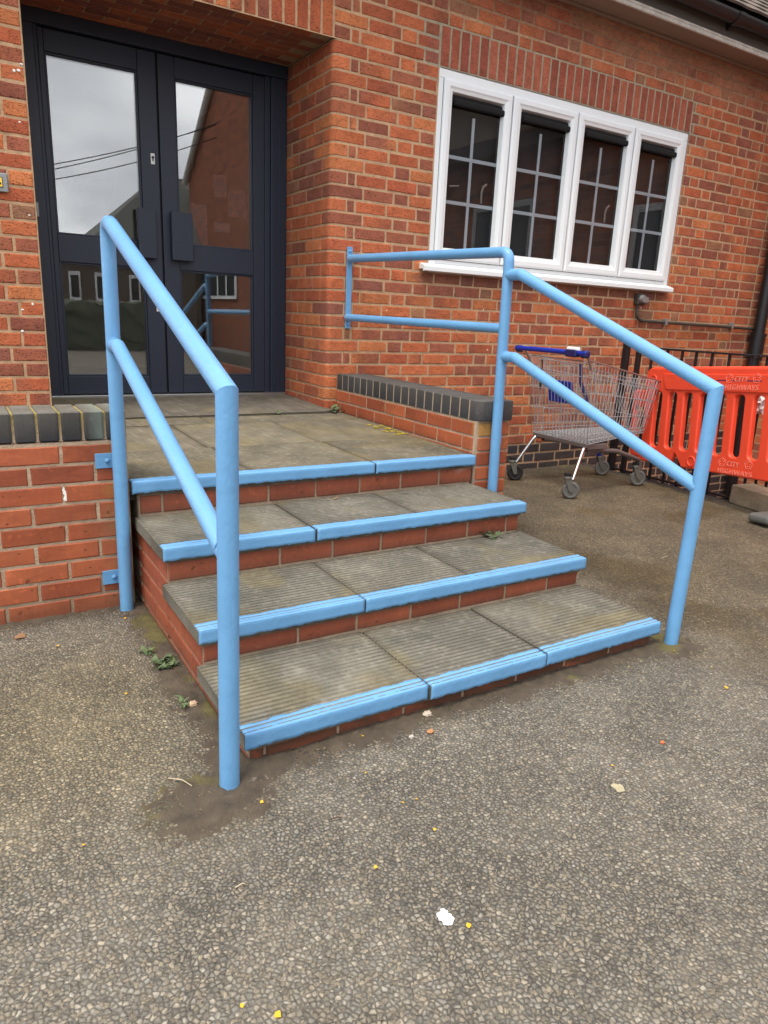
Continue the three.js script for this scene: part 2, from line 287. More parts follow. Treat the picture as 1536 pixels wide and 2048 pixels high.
{
  const t = { p: [], u: [], c: [], i: [] };
  const sheet = (x0, x1, z0, z1, nx, nz) => {
    const b = t.p.length / 3;
    for (let j = 0; j <= nz; j++) for (let i = 0; i <= nx; i++) { const x = x0 + (x1 - x0) * i / nx, z = z0 + (z1 - z0) * j / nz; t.p.push(x, GY, z); t.u.push(x, -z); t.c.push(...groundTint(x, z)[0]); }
    for (let j = 0; j < nz; j++) for (let i = 0; i < nx; i++) { const a = b + j * (nx + 1) + i, q = a + nx + 1; t.i.push(a, q, a + 1, a + 1, q, q + 1); }
  };
  sheet(-4.2, 2.53, 0, 4.6, 190, 130); sheet(-200, -4.2, -200, 200, 8, 12); sheet(-4.2, 2.53, 4.6, 200, 4, 8); sheet(2.53, 200, 1.4, 200, 8, 12); sheet(-4.2, 200, -200, 0, 4, 4); sheet(4.72, 200, 0, 1.4, 2, 1);
  const g = new THREE.BufferGeometry(); g.setAttribute('position', new THREE.Float32BufferAttribute(t.p, 3)); g.setAttribute('uv', new THREE.Float32BufferAttribute(t.u, 2)); g.setAttribute('color', new THREE.Float32BufferAttribute(t.c, 3)); g.setIndex(t.i); g.computeVertexNormals();
  struct('tarmac_ground', g, M.ground);
}
{ // soil and moss lying against the steps, walls and posts, thinning out to nothing
  const t = { p: [], u: [], c: [], i: [] }, x0 = -2.4, x1 = 2.55, z0 = 0.0, z1 = 3.1, st = 0.009, nx = Math.round((x1 - x0) / st), nz = Math.round((z1 - z0) / st), id = new Map();
  const hgt = (x, z) => { const d = groundTint(x, z)[1], n = fbm(x * 45, z * 45, 251, 3), m = fbm(x * 9 + 4, z * 9, 255, 3); const q = fbm(x * 130, z * 130, 258, 2); return 0.0095 * (d - 0.62) + 0.012 * (n - 0.5) + 0.006 * (m - 0.5) + 0.009 * (q - 0.5); };
  const H = new Float32Array((nx + 1) * (nz + 1)); for (let j = 0; j <= nz; j++) for (let i = 0; i <= nx; i++) { const x = x0 + i * st, z = z0 + j * st; H[j * (nx + 1) + i] = groundTint(x, z, true) > 0.12 && !(x > -1.57 && x < 0.04 && z < 2.7) ? hgt(x, z) : -0.01; }
  const at = (i, j) => { const k = j * (nx + 1) + i; if (!id.has(k)) { id.set(k, t.p.length / 3); const x = x0 + i * st, z = z0 + j * st, n = fbm(x * 30, z * 30, 261, 3), m = fbm(x * 7 + 2, z * 7, 265, 3); t.p.push(x, GY + H[k], z); t.u.push(x, -z); let c = mulc(lin('#564b3e'), 0.6 + 0.7 * n); c = mixc(c, lin('#6a6432'), 0.6 * smooth(0.6, 0.75, m)); t.c.push(...c); } return id.get(k); };
  for (let j = 0; j < nz; j++) for (let i = 0; i < nx; i++) { const k = j * (nx + 1) + i; if (Math.max(H[k], H[k + 1], H[k + nx + 1], H[k + nx + 2]) < 0) continue; const a = at(i, j), b = at(i, j + 1), c = at(i + 1, j), d = at(i + 1, j + 1); t.i.push(a, b, c, c, b, d); }
  const g = new THREE.BufferGeometry(); g.setAttribute('position', new THREE.Float32BufferAttribute(t.p, 3)); g.setAttribute('uv', new THREE.Float32BufferAttribute(t.u, 2)); g.setAttribute('color', new THREE.Float32BufferAttribute(t.c, 3)); g.setIndex(t.i); g.computeVertexNormals();
  const m = mesh('soil', g, M.mortar, null, true); tag(m, 'dark soil and moss gathered along the foot of the steps and walls', 'soil');
}
{ // chips standing proud of the tarmac near the viewer
  const base = new THREE.IcosahedronGeometry(1, 0); const p = base.attributes.position;
  for (let i = 0; i < p.count; i++) { const k = 0.8 + 0.4 * hash(Math.round(p.getX(i) * 50), Math.round(p.getY(i) * 50), Math.round(p.getZ(i) * 50)); p.setXYZ(i, p.getX(i) * k, p.getY(i) * k, p.getZ(i) * k); }
  base.computeVertexNormals();
  const list = [], cx = camera.position.x, cz = camera.position.z;
  for (let k = 0; k < 420000 && list.length < 22000; k++) {
    const x = rr(-3.3, 2.5), z = rr(0.1, 4.2), d = Math.hypot(x - cx, z - cz); if (rnd() > Math.min(1, 1.6 / (d * d) + 0.05)) continue;
    if (x > -1.59 && x < 0.075 && z < 2.74) continue; if (x < -1.594 && z < 1.52) continue; if (x > 0.05 && x < 0.3 && z < 1.55) continue;
    const [c, dirt] = groundTint(x, z); if (rnd() < dirt * 0.9) continue;
    list.push([x, z, c, dirt]);
  }
  const im = new THREE.InstancedMesh(base, std({ roughness: 0.85 }), list.length), m = new THREE.Matrix4(), q = new THREE.Quaternion(), e = new THREE.Euler(), col = new THREE.Color();
  const pal = ['#7d7466', '#736a5d', '#857b6b', '#6a6154', '#786f60', '#71685a', '#7f7565', '#8d8371'].map(lin);
  list.forEach(([x, z, c], i) => {
    const s = 0.0024 + 0.0028 * Math.pow(rnd(), 1.6); e.set(rr(-0.4, 0.4), rr(0, 6.3), rr(-0.4, 0.4)); q.setFromEuler(e);
    m.compose(V(x, GY - s * 0.1, z), q, V(s * rr(0.9, 1.5), s * 0.42, s * rr(0.7, 1.1))); im.setMatrixAt(i, m);
    const b = mulc(pal[(rnd() * pal.length) | 0], rr(0.75, 1.05)); im.setColorAt(i, col.setRGB(b[0] * Math.min(1.1, c[0]), b[1] * Math.min(1.05, c[1]), b[2] * Math.min(1, c[2])));
  });
  im.name = 'tarmac_chippings'; im.userData.kind = 'stuff'; im.userData.label = 'pale stone chippings showing in the worn tarmac'; im.userData.category = 'gravel'; im.castShadow = im.receiveShadow = true; scene.add(im);
}

// ------------------------------------------------------------------ the old brick building
const building = thing('brick_building', 'orange red brick building with dark double doors, white window and eaves gutter', 'building');
const reds = ['#be6842', '#b7623e', '#c36e46', '#b15c3d', '#ba6641', '#c16b42', '#af5b3a', '#c27448'].map(lin), darks = ['#9d5a43', '#915340', '#a56046', '#945848', '#a05c44'].map(lin), browns = ['#9a6a4e', '#93674e', '#a27050'].map(lin);
function oldBrick(header, bias = 0) {
  const r = rnd(), b = header ? (r < 0.5 + bias ? darks : r < 0.58 + bias ? browns : reds) : (r < 0.2 + bias ? darks : r < 0.24 + bias ? browns : reds);
  const base = mulc(b[(rnd() * b.length) | 0], rr(0.9, 1.12)), dk = mulc(darks[(rnd() * darks.length) | 0], rr(0.8, 1.0)), band = rnd();
  const s = rnd() < 0.5 ? 1 : -1, e = rr(0.4, 1.1);
  return (w) => (x, y) => { if (band > 0.3) return base; const u = x / w, k = s > 0 ? smooth(e, e - 0.5, u) : smooth(1 - e, 1.5 - e, u); return mixc(base, dk, 0.75 * k); };
}
const engDark = () => mulc(lin(['#3d3a40', '#48403f', '#3a3538', '#504443', '#41393c'][(rnd() * 5) | 0]), rr(0.8, 1.1));
const pieces = []; // {geo, mat, matrix, at, size}
const Ry = (a) => new THREE.Matrix4().makeRotationY(a);
function put(geo, at, rot, mat, size, name) { const m = (rot || new THREE.Matrix4()).clone(); m.setPosition(...at); pieces.push({ geo, m, mat, size, name: name || 'brick' }); }
function rowFill(x0, x1, start, seq) { // brick spans from start, repeating the pattern seq of widths (fractions of the stretcher pitch)
  const out = []; let x = start, i = 0; while (x < x1 - 0.02) { const w = seq[i % seq.length] * PH; const a = Math.max(x, x0), b = Math.min(x + w, x1); if (b - a > 0.025) out.push([a, b, seq[i % seq.length] < 0.6]); x += w; i++; } return out;
}
const rowY = (k) => Y00 + k * PV + JT / 2, BH = PV - JT;
function frontBrick(a, b, k, header, o = {}) {
  const w = b - a - JT; if (w < 0.015) return; const dark = k < -5, sooty = smooth(2.2, 2.75, Y00 + k * PV);
  const f0 = dark ? (() => { const c = engDark(); return () => () => c; })() : oldBrick(header), f = f0(w);
  const h = o.h ?? BH, col = (x, y) => { let c = f(x, y); if (!dark) { const wx = a + x, st = smooth(0.45, 0.75, fbm(wx * 1.2 + 3, k * 0.35, 301, 3)); c = mixc(c, lin('#8f5c46'), 0.6 * sooty); c = mixc(c, lin('#ab8062'), 0.75 * sooty * st); const stain = smooth(0.12, 0.0, WY0 - (Y00 + k * PV + 0.08)) * (wx > 0.7 && wx < 3.3 && k === 10 ? 1 : 0); c = mixc(c, lin('#6e4f45'), 0.7 * stain); } return c; };
  put(brickGeo(w, h, 0.09, col, { jitter: 0.0016, chamfer: 0.0045, face: rr(-0.0012, 0.0016) }), [a + JT / 2, o.y ?? rowY(k), 0], null, dark ? M.coping : M.brick, w * BH);
}
const K0 = -22, K1 = 34;
for (let k = K0; k <= K1; k++) {
  const y = rowY(k), even = ((k % 2) + 2) % 2 === 0, spans = [];
  if (k < -8) spans.push([2.53, WX]); else spans.push([0, WX]);
  const seqA = [1, 1, 0.5], seqB = [0.5, 0.26, 1, 1, 0.5, 1, 1, 0.5, 1, 1, 0.5, 1, 1, 0.5, 1, 1, 0.5, 1, 1, 0.5, 1, 1];
  const jit = (hash(k, 3, 8) - 0.5) * 0.012;
  let cells = even ? rowFill(0, WX, 0, seqA) : rowFill(0, WX, 0, seqB);
  if (k > 29) cells = rowFill(-2.6, WX, even ? -2.6 : -2.72, seqA);
  for (let [a, b, hd] of cells) {
    if (k < -8) { if (b < 2.53) continue; a = Math.max(a, 2.53); }
    if (k <= -8 && k > -9 && b < 2.53) { /* half buried course */ }
    const first = a === 0 && k <= 29;
    if (first && k >= -7 && k <= 26) continue; // quoins are made below
    if (first && k > 26 && k <= 29) { frontBrick(a, b, k, hd); continue; }
    let parts = [[a + (a > 0.3 ? jit : 0), b + (b < WX - 0.01 && b > 0.3 ? jit : 0)]];
    const cut = (c0, c1) => { parts = parts.flatMap(([p, q]) => (q <= c0 || p >= c1 ? [[p, q]] : [[p, Math.min(q, c0)], [Math.max(p, c1), q]].filter(([s, e]) => e - s > 0.03))); };
    if (k >= 11 && k <= 26) cut(WX0, WX1);
    if (k >= 27 && k <= 29) cut(WX0 - 0.005, WX1 + 0.005);
    for (const [p, q] of parts) frontBrick(p, q, k, q - p < 0.16);
  }
  // left pier, its right arris square
  if (k >= -8 && k <= 26) {
    const seq = even ? [0.5, 1, 1] : [0.74, 1, 1]; let x = OPL;
    for (let i = 0; x > -2.7; i++) { const w = seq[i % 3] * PH; frontBrick(x - w, x, k, w < 0.15); x -= w; }
  }
  if (k >= 27 && k <= 29) { let x = OPL - 0.25; for (let i = 0; x > -2.7; i++) { const w = (i || !even ? 1 : 0.5) * PH; frontBrick(x - w, x, k, w < 0.15); x -= w; } }
  // quoins at the right of the door and the reveal behind them
  if (k >= -7 && k <= 26) {
    const R = 0.034, lx = (even ? PH : PH * 0.5) - JT / 2, lz = (even ? PH * 0.5 : PH) - JT / 2, ff = oldBrick(false), col = ff(0.2)(0.1, 0.02), col2 = mulc(col, rr(0.85, 1));
    const pts = [[0, -lz], [0, -R], ...arc(R, -R, R, Math.PI, Math.PI / 2, 4).slice(1), [lx, 0], [lx, -0.1], [0.1, -0.1], [0.1, -lz]];
    put(planBrick(pts, BH, (x, yy, z) => mixc(col, col2, smooth(0, -0.1, z)), 0.004), [0, y, 0], null, M.brick, 0.02);
    const s0 = even ? [0.5, 1, 1, 0.5] : [1, 1, 0.97]; let z = 0;
    s0.forEach((s, i) => { const w = s * PH, z1 = Math.max(z - w, ZD - 0.02); if (i > 0 && z - z1 > 0.03) { const ww = z - z1 - JT, f = oldBrick(ww < 0.15, 0.1)(ww); put(brickGeo(ww, BH, 0.09, f, { jitter: 0.0016, chamfer: 0.0045, face: rr(-0.001, 0.0015) }), [0, y, z1 + JT / 2], Ry(-Math.PI / 2), M.brick, ww * BH * 0.7); } z = z1; });
  }
}
// soldier courses over the door and the window
function soldiers(x0, x1, n, newer) {
  const p = (x1 - x0) / n;
  for (let i = 0; i < n; i++) {
    const w = p - JT, c = newer ? mulc(lin(['#a65a44', '#9e533e', '#ae624a', '#98503e'][(rnd() * 4) | 0]), rr(0.92, 1.08)) : null, f = newer ? () => c : oldBrick(false)(w);
    put(brickGeo(w, SOLD - LINTEL - JT, 0.09, f, { jitter: 0.0012, chamfer: 0.004 }), [x0 + i * p + JT / 2, LINTEL + JT / 2, 0], null, M.brick, w * 0.23);
  }
}
soldiers(WX0 - 0.003, WX1 + 0.003, 32, true); soldiers(OPL - 0.24, 0, 24, false);
// brick soffit under the door lintel, seen from below
for (let r = 0; r < 9; r++) {
  const z1 = -0.006 - r * PV; if (z1 - PV < ZD - 0.04) break; let x = 0 - (r % 2 ? 0 : PH / 2);
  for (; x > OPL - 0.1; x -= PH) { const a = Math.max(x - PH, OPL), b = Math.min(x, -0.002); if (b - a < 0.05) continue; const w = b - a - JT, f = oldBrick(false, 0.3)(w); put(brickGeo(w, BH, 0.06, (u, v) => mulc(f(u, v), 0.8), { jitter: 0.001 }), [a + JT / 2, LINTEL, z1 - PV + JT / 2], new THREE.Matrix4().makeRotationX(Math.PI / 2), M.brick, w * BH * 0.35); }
}
{ // the largest 290 bricks in view become parts, the others one mesh
  const cam = new THREE.Matrix4().multiplyMatrices(camera.projectionMatrix, camera.matrixWorldInverse);
  for (const b of pieces) {
    b.geo.computeBoundingBox(); const c = b.geo.boundingBox.getCenter(V(0, 0, 0)).applyMatrix4(b.m), d = c.distanceTo(camera.position), s = c.clone().applyMatrix4(cam);
    const inView = Math.abs(s.x) < 1.02 && Math.abs(s.y) < 1.02 && s.z < 1; b.rank = inView ? b.size / (d * d) * (c.x > 2.45 && c.y < 0.2 ? 0.2 : 1) : 0;
  }
  pieces.sort((a, b) => b.rank - a.rank);
  pieces.slice(0, 290).forEach((b) => { const m = mesh(b.name, b.geo, b.mat, building); m.applyMatrix4(b.m); });
  const rest = pieces.slice(290);
  for (const mat of [M.brick, M.coping]) { const l = rest.filter((b) => b.mat === mat).map((b) => { b.geo.applyMatrix4(b.m); return b.geo; }); mesh('brickwork', mergeGeometries(l), mat, building, true); }
}
{ // mortar behind the bricks: sheets 4 mm back, greyer where repointed round the window lintel
  const sandy = lin('#c6a27f'), grey = lin('#a89f88'), sooty = lin('#8d6650'), t = new Tris();
  const col = (x, y) => { let c = mulc(sandy, 0.85 + 0.3 * fbm(x * 3, y * 3, 401, 3)); if (x > 0.62 && x < 3.5 && y > 2.13 && y < 2.45) c = mixc(c, grey, 0.9); c = mixc(c, sooty, 0.75 * smooth(2.42, 2.6, y)); return c; };
  const pane = (x0, x1, y0, y1, z, n = 1, m = 1) => { for (let i = 0; i < n; i++) for (let j = 0; j < m; j++) { const a = x0 + (x1 - x0) * i / n, b = x0 + (x1 - x0) * (i + 1) / n, c = y0 + (y1 - y0) * j / m, d = y0 + (y1 - y0) * (j + 1) / m; t.quad([a, c, z], [b, c, z], [b, d, z], [a, d, z], [a, c], [b, c], [b, d], [a, d], col(a, c), col(b, c), col(b, d), col(a, d)); } };
  const z = -0.0028;
  pane(0.034, WX0, -0.7, LINTEL, z, 4, 20); pane(WX0, WX1, -0.7, WY0, z, 10, 10); pane(WX1, WX, -0.7, LINTEL, z, 8, 20); pane(2.53, WX, -1.75, -0.7, z, 4, 4); pane(-2.7, OPL, -0.7, LINTEL, z, 3, 12); pane(-2.7, WX, LINTEL, EAVE + 0.02, z, 44, 12);
  // reveal, lintel soffit, pier return
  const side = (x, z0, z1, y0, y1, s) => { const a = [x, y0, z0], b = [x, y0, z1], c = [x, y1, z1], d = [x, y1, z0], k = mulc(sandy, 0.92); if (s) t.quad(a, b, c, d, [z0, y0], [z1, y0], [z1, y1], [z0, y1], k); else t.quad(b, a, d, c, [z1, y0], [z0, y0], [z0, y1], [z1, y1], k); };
  side(0.0042, ZD - 0.05, -0.034, -0.7, LINTEL, true); side(OPL + 0.001, -0.004, ZD - 0.05, -0.7, LINTEL, true);
  { const A = [0.0042, -0.7, -0.034], ar = arc(0.034, -0.034, 0.0298, Math.PI, Math.PI / 2, 4); for (let i = 0; i < 4; i++) { const [x0, z0] = ar[i], [x1, z1] = ar[i + 1]; t.quad([x0, -0.7, z0], [x1, -0.7, z1], [x1, LINTEL, z1], [x0, LINTEL, z0], [i * 0.01, -0.7], [i * 0.01 + 0.01, -0.7], [i * 0.01 + 0.01, LINTEL], [i * 0.01, LINTEL], sandy); } }
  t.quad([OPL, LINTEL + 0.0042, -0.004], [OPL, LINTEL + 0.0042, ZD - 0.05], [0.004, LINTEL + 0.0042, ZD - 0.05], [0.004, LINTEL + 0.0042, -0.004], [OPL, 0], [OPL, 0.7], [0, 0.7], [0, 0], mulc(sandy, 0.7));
  mesh('mortar', t.geo(), M.mortar, building);
  // solid wall behind the skin, so that light stays outside
  const core = [box2(0.09, WX0 - 0.0, -1.75, EAVE, -0.3, -0.09, 0), box2(WX1, 4.9, -1.75, EAVE, -0.3, -0.09, 0), box2(WX0, WX1, -1.75, WY0 - 0.02, -0.3, -0.09, 0), box2(WX0, WX1, LINTEL + 0.003, EAVE, -0.3, -0.09, 0), box2(-3, OPL - 0.09, -0.7, LINTEL, -0.9, -0.09, 0), box2(-3, 0.09, LINTEL + 0.065, EAVE, -0.9, -0.09, 0), box2(0.007, 0.3, -0.7, LINTEL + 0.08, -0.9, -0.12, 0), box2(OPL - 0.3, 0.3, LINTEL + 0.0075, LINTEL + 0.1, -0.9, -0.02, 0)];
  mesh('wall_core', merge(core), M.inside, building);
}
{ // eaves: soffit boards, moulded fascia, gutter, roof tiles
  mesh('soffit', box2(-3, WX, EAVE, EAVE + 0.02, -0.05, 0.222, 0.002), M.soffit, building);
  mesh('wall_batten', box2(-3, WX, EAVE - 0.018, EAVE - 0.001, 0.003, 0.035, 0.004), M.soffit, building);
  const prof = [[0.222, EAVE - 0.012], [0.238, EAVE - 0.012], [0.241, EAVE - 0.004], [0.241, EAVE + 0.008], [0.237, EAVE + 0.012], [0.241, EAVE + 0.017], [0.241, EAVE + 0.03], [0.222, EAVE + 0.03]];
  const ex = (pr, x0, x1) => { const s = new THREE.Shape(pr.map(([z, y]) => new THREE.Vector2(z, y))); const g = new THREE.ExtrudeGeometry(s, { depth: x1 - x0, bevelEnabled: false, curveSegments: 10 }); g.rotateY(-Math.PI / 2); g.translate(x1, 0, 0); return g; };
  const flip = (g) => { g.scale(-1, 1, 1); return g; };
  const along = (pr, x0, x1) => { const g = new THREE.ExtrudeGeometry(new THREE.Shape(pr.map(([z, y]) => new THREE.Vector2(-z, y))), { depth: x1 - x0, bevelEnabled: false }); g.rotateY(Math.PI / 2); g.translate(x0, 0, 0); return g; };
  mesh('fascia_moulding', along(prof, -3, WX), M.fasciaWhite, building);
  mesh('fascia', box2(-3, WX, EAVE + 0.03, EAVE + 0.2, 0.222, 0.238, 0.002), M.fasciaDark, building);
  const gp = []; for (let i = 0; i <= 12; i++) { const a = Math.PI + Math.PI * i / 12; gp.push([0.305 + 0.062 * Math.cos(a), EAVE + 0.155 + 0.062 * Math.sin(a)]); } for (let i = 12; i >= 0; i--) { const a = Math.PI + Math.PI * i / 12; gp.push([0.305 + 0.056 * Math.cos(a), EAVE + 0.155 + 0.056 * Math.sin(a)]); }
  const gutter = mesh('gutter', along(gp, -3, WX - 0.02), M.black, building);
  for (const x of [1.6, 3.28, 4.3]) { const g2 = gp.slice(0, 13).map(([z, y]) => [0.305 + (z - 0.305) * 1.12, EAVE + 0.155 + (y - EAVE - 0.155) * 1.12]).concat(gp.slice(13)); mesh('gutter_bracket', along(g2, x - 0.04, x + 0.04), M.black, gutter); mesh('gutter_bracket', box2(x - 0.015, x + 0.015, EAVE + 0.07, EAVE + 0.16, 0.238, 0.262, 0.002), M.black, gutter); }
  const roof = part('roof', building);
  const tileG = [0, 1, 2, 3].map((s) => { const g = new THREE.BoxGeometry(0.262, 0.016, 0.26, 6, 1, 1), p = g.attributes.position; for (let i = 0; i < p.count; i++) { const x = p.getX(i); p.setY(i, p.getY(i) + 0.002 * Math.cos(x / 0.131 * Math.PI) + (hash(i, s) - 0.5) * 0.002); } g.computeVertexNormals(); return g; });
  const sl = Math.atan(0.9), up = V(0, Math.sin(sl), -Math.cos(sl));
  for (let r = 0; r < 9; r++) for (let i = 0; i < 13; i++) { const m = mesh('roof_tile', tileG[(r * 3 + i) % 4], M.tile, roof); const s = 0.1 + r * 0.11; m.position.set(1.9 + i * 0.264 + (r % 2) * 0.13, EAVE + 0.215, 0.33).addScaledVector(up, s); m.rotation.x = sl - 0.07; }
  const slope = new THREE.PlaneGeometry(24, 5); slope.rotateX(-Math.PI / 2 + sl); slope.translate(8, EAVE + 0.19 + 2.5 * Math.sin(sl), 0.3 - 2.5 * Math.cos(sl)); mesh('roof_deck', slope, M.tile, roof);
}

// ------------------------------------------------------------------ window with four lights
{
  const win = part('window', building), z = 0;
  const bar = (name, x0, x1, y0, y1, z0, z1, mat = M.upvc, r = 0.004) => mesh(name, box2(x0, x1, y0, y1, z0, z1, r), mat, win);
  const fx0 = 0.779, fx1 = 3.319, fy0 = 0.952, fy1 = 2.156;
  bar('window_frame', fx0, fx1, 2.104, fy1, -0.09, -0.006); bar('window_frame', fx0, 0.816, fy0, 2.1035, -0.09, -0.006); bar('window_frame', 3.271, fx1, fy0, 2.1035, -0.09, -0.006); bar('window_frame', 0.8165, 3.2705, fy0, 0.981, -0.09, -0.006);
  const mul = [0.816, 1.408, 2.048, 2.671, 3.271];
  for (let i = 1; i < 4; i++) bar('mullion', mul[i] - 0.012, mul[i] + 0.012, 0.982, 2.103, -0.09, -0.014);
  // sill with a lip and a drip
  const sp = [[-0.09, 0.952], [0.0, 0.951], [0.058, 0.931], [0.064, 0.926], [0.064, 0.899], [0.058, 0.895], [0.046, 0.895], [0.044, 0.91], [-0.09, 0.915]];
  const sg = new THREE.ExtrudeGeometry(new THREE.Shape(sp.map(([zz, y]) => new THREE.Vector2(-zz, y))), { depth: 3.33 - 0.7, bevelEnabled: false }); sg.rotateY(Math.PI / 2); sg.translate(0.7, 0, 0); mesh('window_sill', sg, M.upvc, win);
  const gl = [[0.894, 1.33], [1.499, 1.965], [2.13, 2.597], [2.763, 3.189]], gy0 = 1.065, gy1 = 2.028;
  const mitred = (ox0, ox1, oy0, oy1, ix0, ix1, iy0, iy1) => { // casement: a moulded profile mitred at the corners
    const t = new Tris(), w = [1, 1, 1], prof = [[0, -0.012], [0.0, 0.006], [0.16, 0.013], [0.52, 0.013], [0.66, 0.007], [0.9, 0.002], [1, -0.03]];
    const at = (s, zz) => [[ox0 + (ix0 - ox0) * s, oy0 + (iy0 - oy0) * s, zz], [ox1 + (ix1 - ox1) * s, oy0 + (iy0 - oy0) * s, zz], [ox1 + (ix1 - ox1) * s, oy1 + (iy1 - oy1) * s, zz], [ox0 + (ix0 - ox0) * s, oy1 + (iy1 - oy1) * s, zz]];
    for (let i = 0; i < prof.length - 1; i++) { const a = at(...prof[i]), b = at(...prof[i + 1]); for (let k = 0; k < 4; k++) { const q = (k + 1) % 4; t.quad(a[k], a[q], b[q], b[k], [0, 0], [1, 0], [1, 1], [0, 1], w); } }
    const g = t.geo(); g.deleteAttribute('color'); return g;
  };
  for (let i = 0; i < 4; i++) {
    const [x0, x1] = gl[i], o0 = mul[i] + (i ? 0.006 : 0.002), o1 = mul[i + 1] - (i < 3 ? 0.006 : 0.002);
    mesh('casement', mitred(o0, o1, 0.984, 2.102, x0, x1, gy0, gy1), M.upvc, win);
    mesh('gasket', merge([box2(o0 + 0.004, o1 - 0.004, 0.988, 0.99, -0.02, -0.012, 0), box2(o0 - 0.003, o0 + 0.003, 0.985, 2.1, -0.02, -0.0075, 0)]), M.gasket, win);
    const pane = new THREE.PlaneGeometry(x1 - x0 + 0.01, gy1 - gy0 + 0.01); pane.translate((x0 + x1) / 2, (gy0 + gy1) / 2, -0.029); mesh('pane', pane, M.windowGlass, win);
    const cx = (x0 + x1) / 2 - 0.006, gb = (a, b, c, d) => mesh('glazing_bar', box2(a, b, c, d, -0.04, -0.034, 0.001), M.grid, win);
    gb(cx - 0.0115, cx + 0.0115, gy0, 1.916); for (const y of [1.652, 1.366]) { gb(x0, cx - 0.012, y - 0.0115, y + 0.0115); gb(cx + 0.012, x1, y - 0.0115, y + 0.0115); }
    mesh('roller_blind', box2(x0 - 0.02, x1 + 0.02, gy0 - 0.02, gy1 + 0.02, -0.085, -0.08, 0), M.blind, win);
    const hp = new RoundedBoxGeometry(x1 - x0 - 0.002, 0.042, 0.03, 2, 0.013); hp.translate((x0 + x1) / 2 + 0.014, 1.978, -0.006); mesh('blind_housing', hp, M.housing, win);
    mesh('blind_housing', box2(x0 + 0.008, x1 + 0.002, 1.985, 2.022, -0.027, -0.012, 0.004), M.housing, win);
    if (i === 0 || i === 2) mesh('window_handle', sweep([V(x1 - 0.1, 1.39, -0.048), V(x1 - 0.1, 1.46, -0.05), V(x1 - 0.088, 1.5, -0.05), V(x1 - 0.06, 1.52, -0.05)], 0.008, 8, { capStart: true, capEnd: true }), M.rubber, win);
    if (i === 0) mesh('blind_cord', sweep([V(x0 + 0.05, 1.47, -0.048), V(x0 + 0.13, 1.48, -0.048)], 0.006, 8, { capStart: true, capEnd: true }), M.rubber, win);
  }
  mesh('window_lining', merge([box2(WX0 - 0.02, fx0 + 0.004, WY0, 2.157, -0.12, -0.004, 0), box2(fx1 - 0.004, WX1 + 0.02, WY0, 2.157, -0.12, -0.012, 0), box2(WX0, WX1, fy1 - 0.002, LINTEL + 0.003, -0.12, -0.012, 0), box2(WX0, WX1, WY0 - 0.02, 0.9, -0.12, -0.0045, 0)]), M.upvc, win);
  mesh('room', merge([box2(WX0, WX1, 0.9, 2.2, -0.32, -0.3, 0)]), M.blind, win);
}
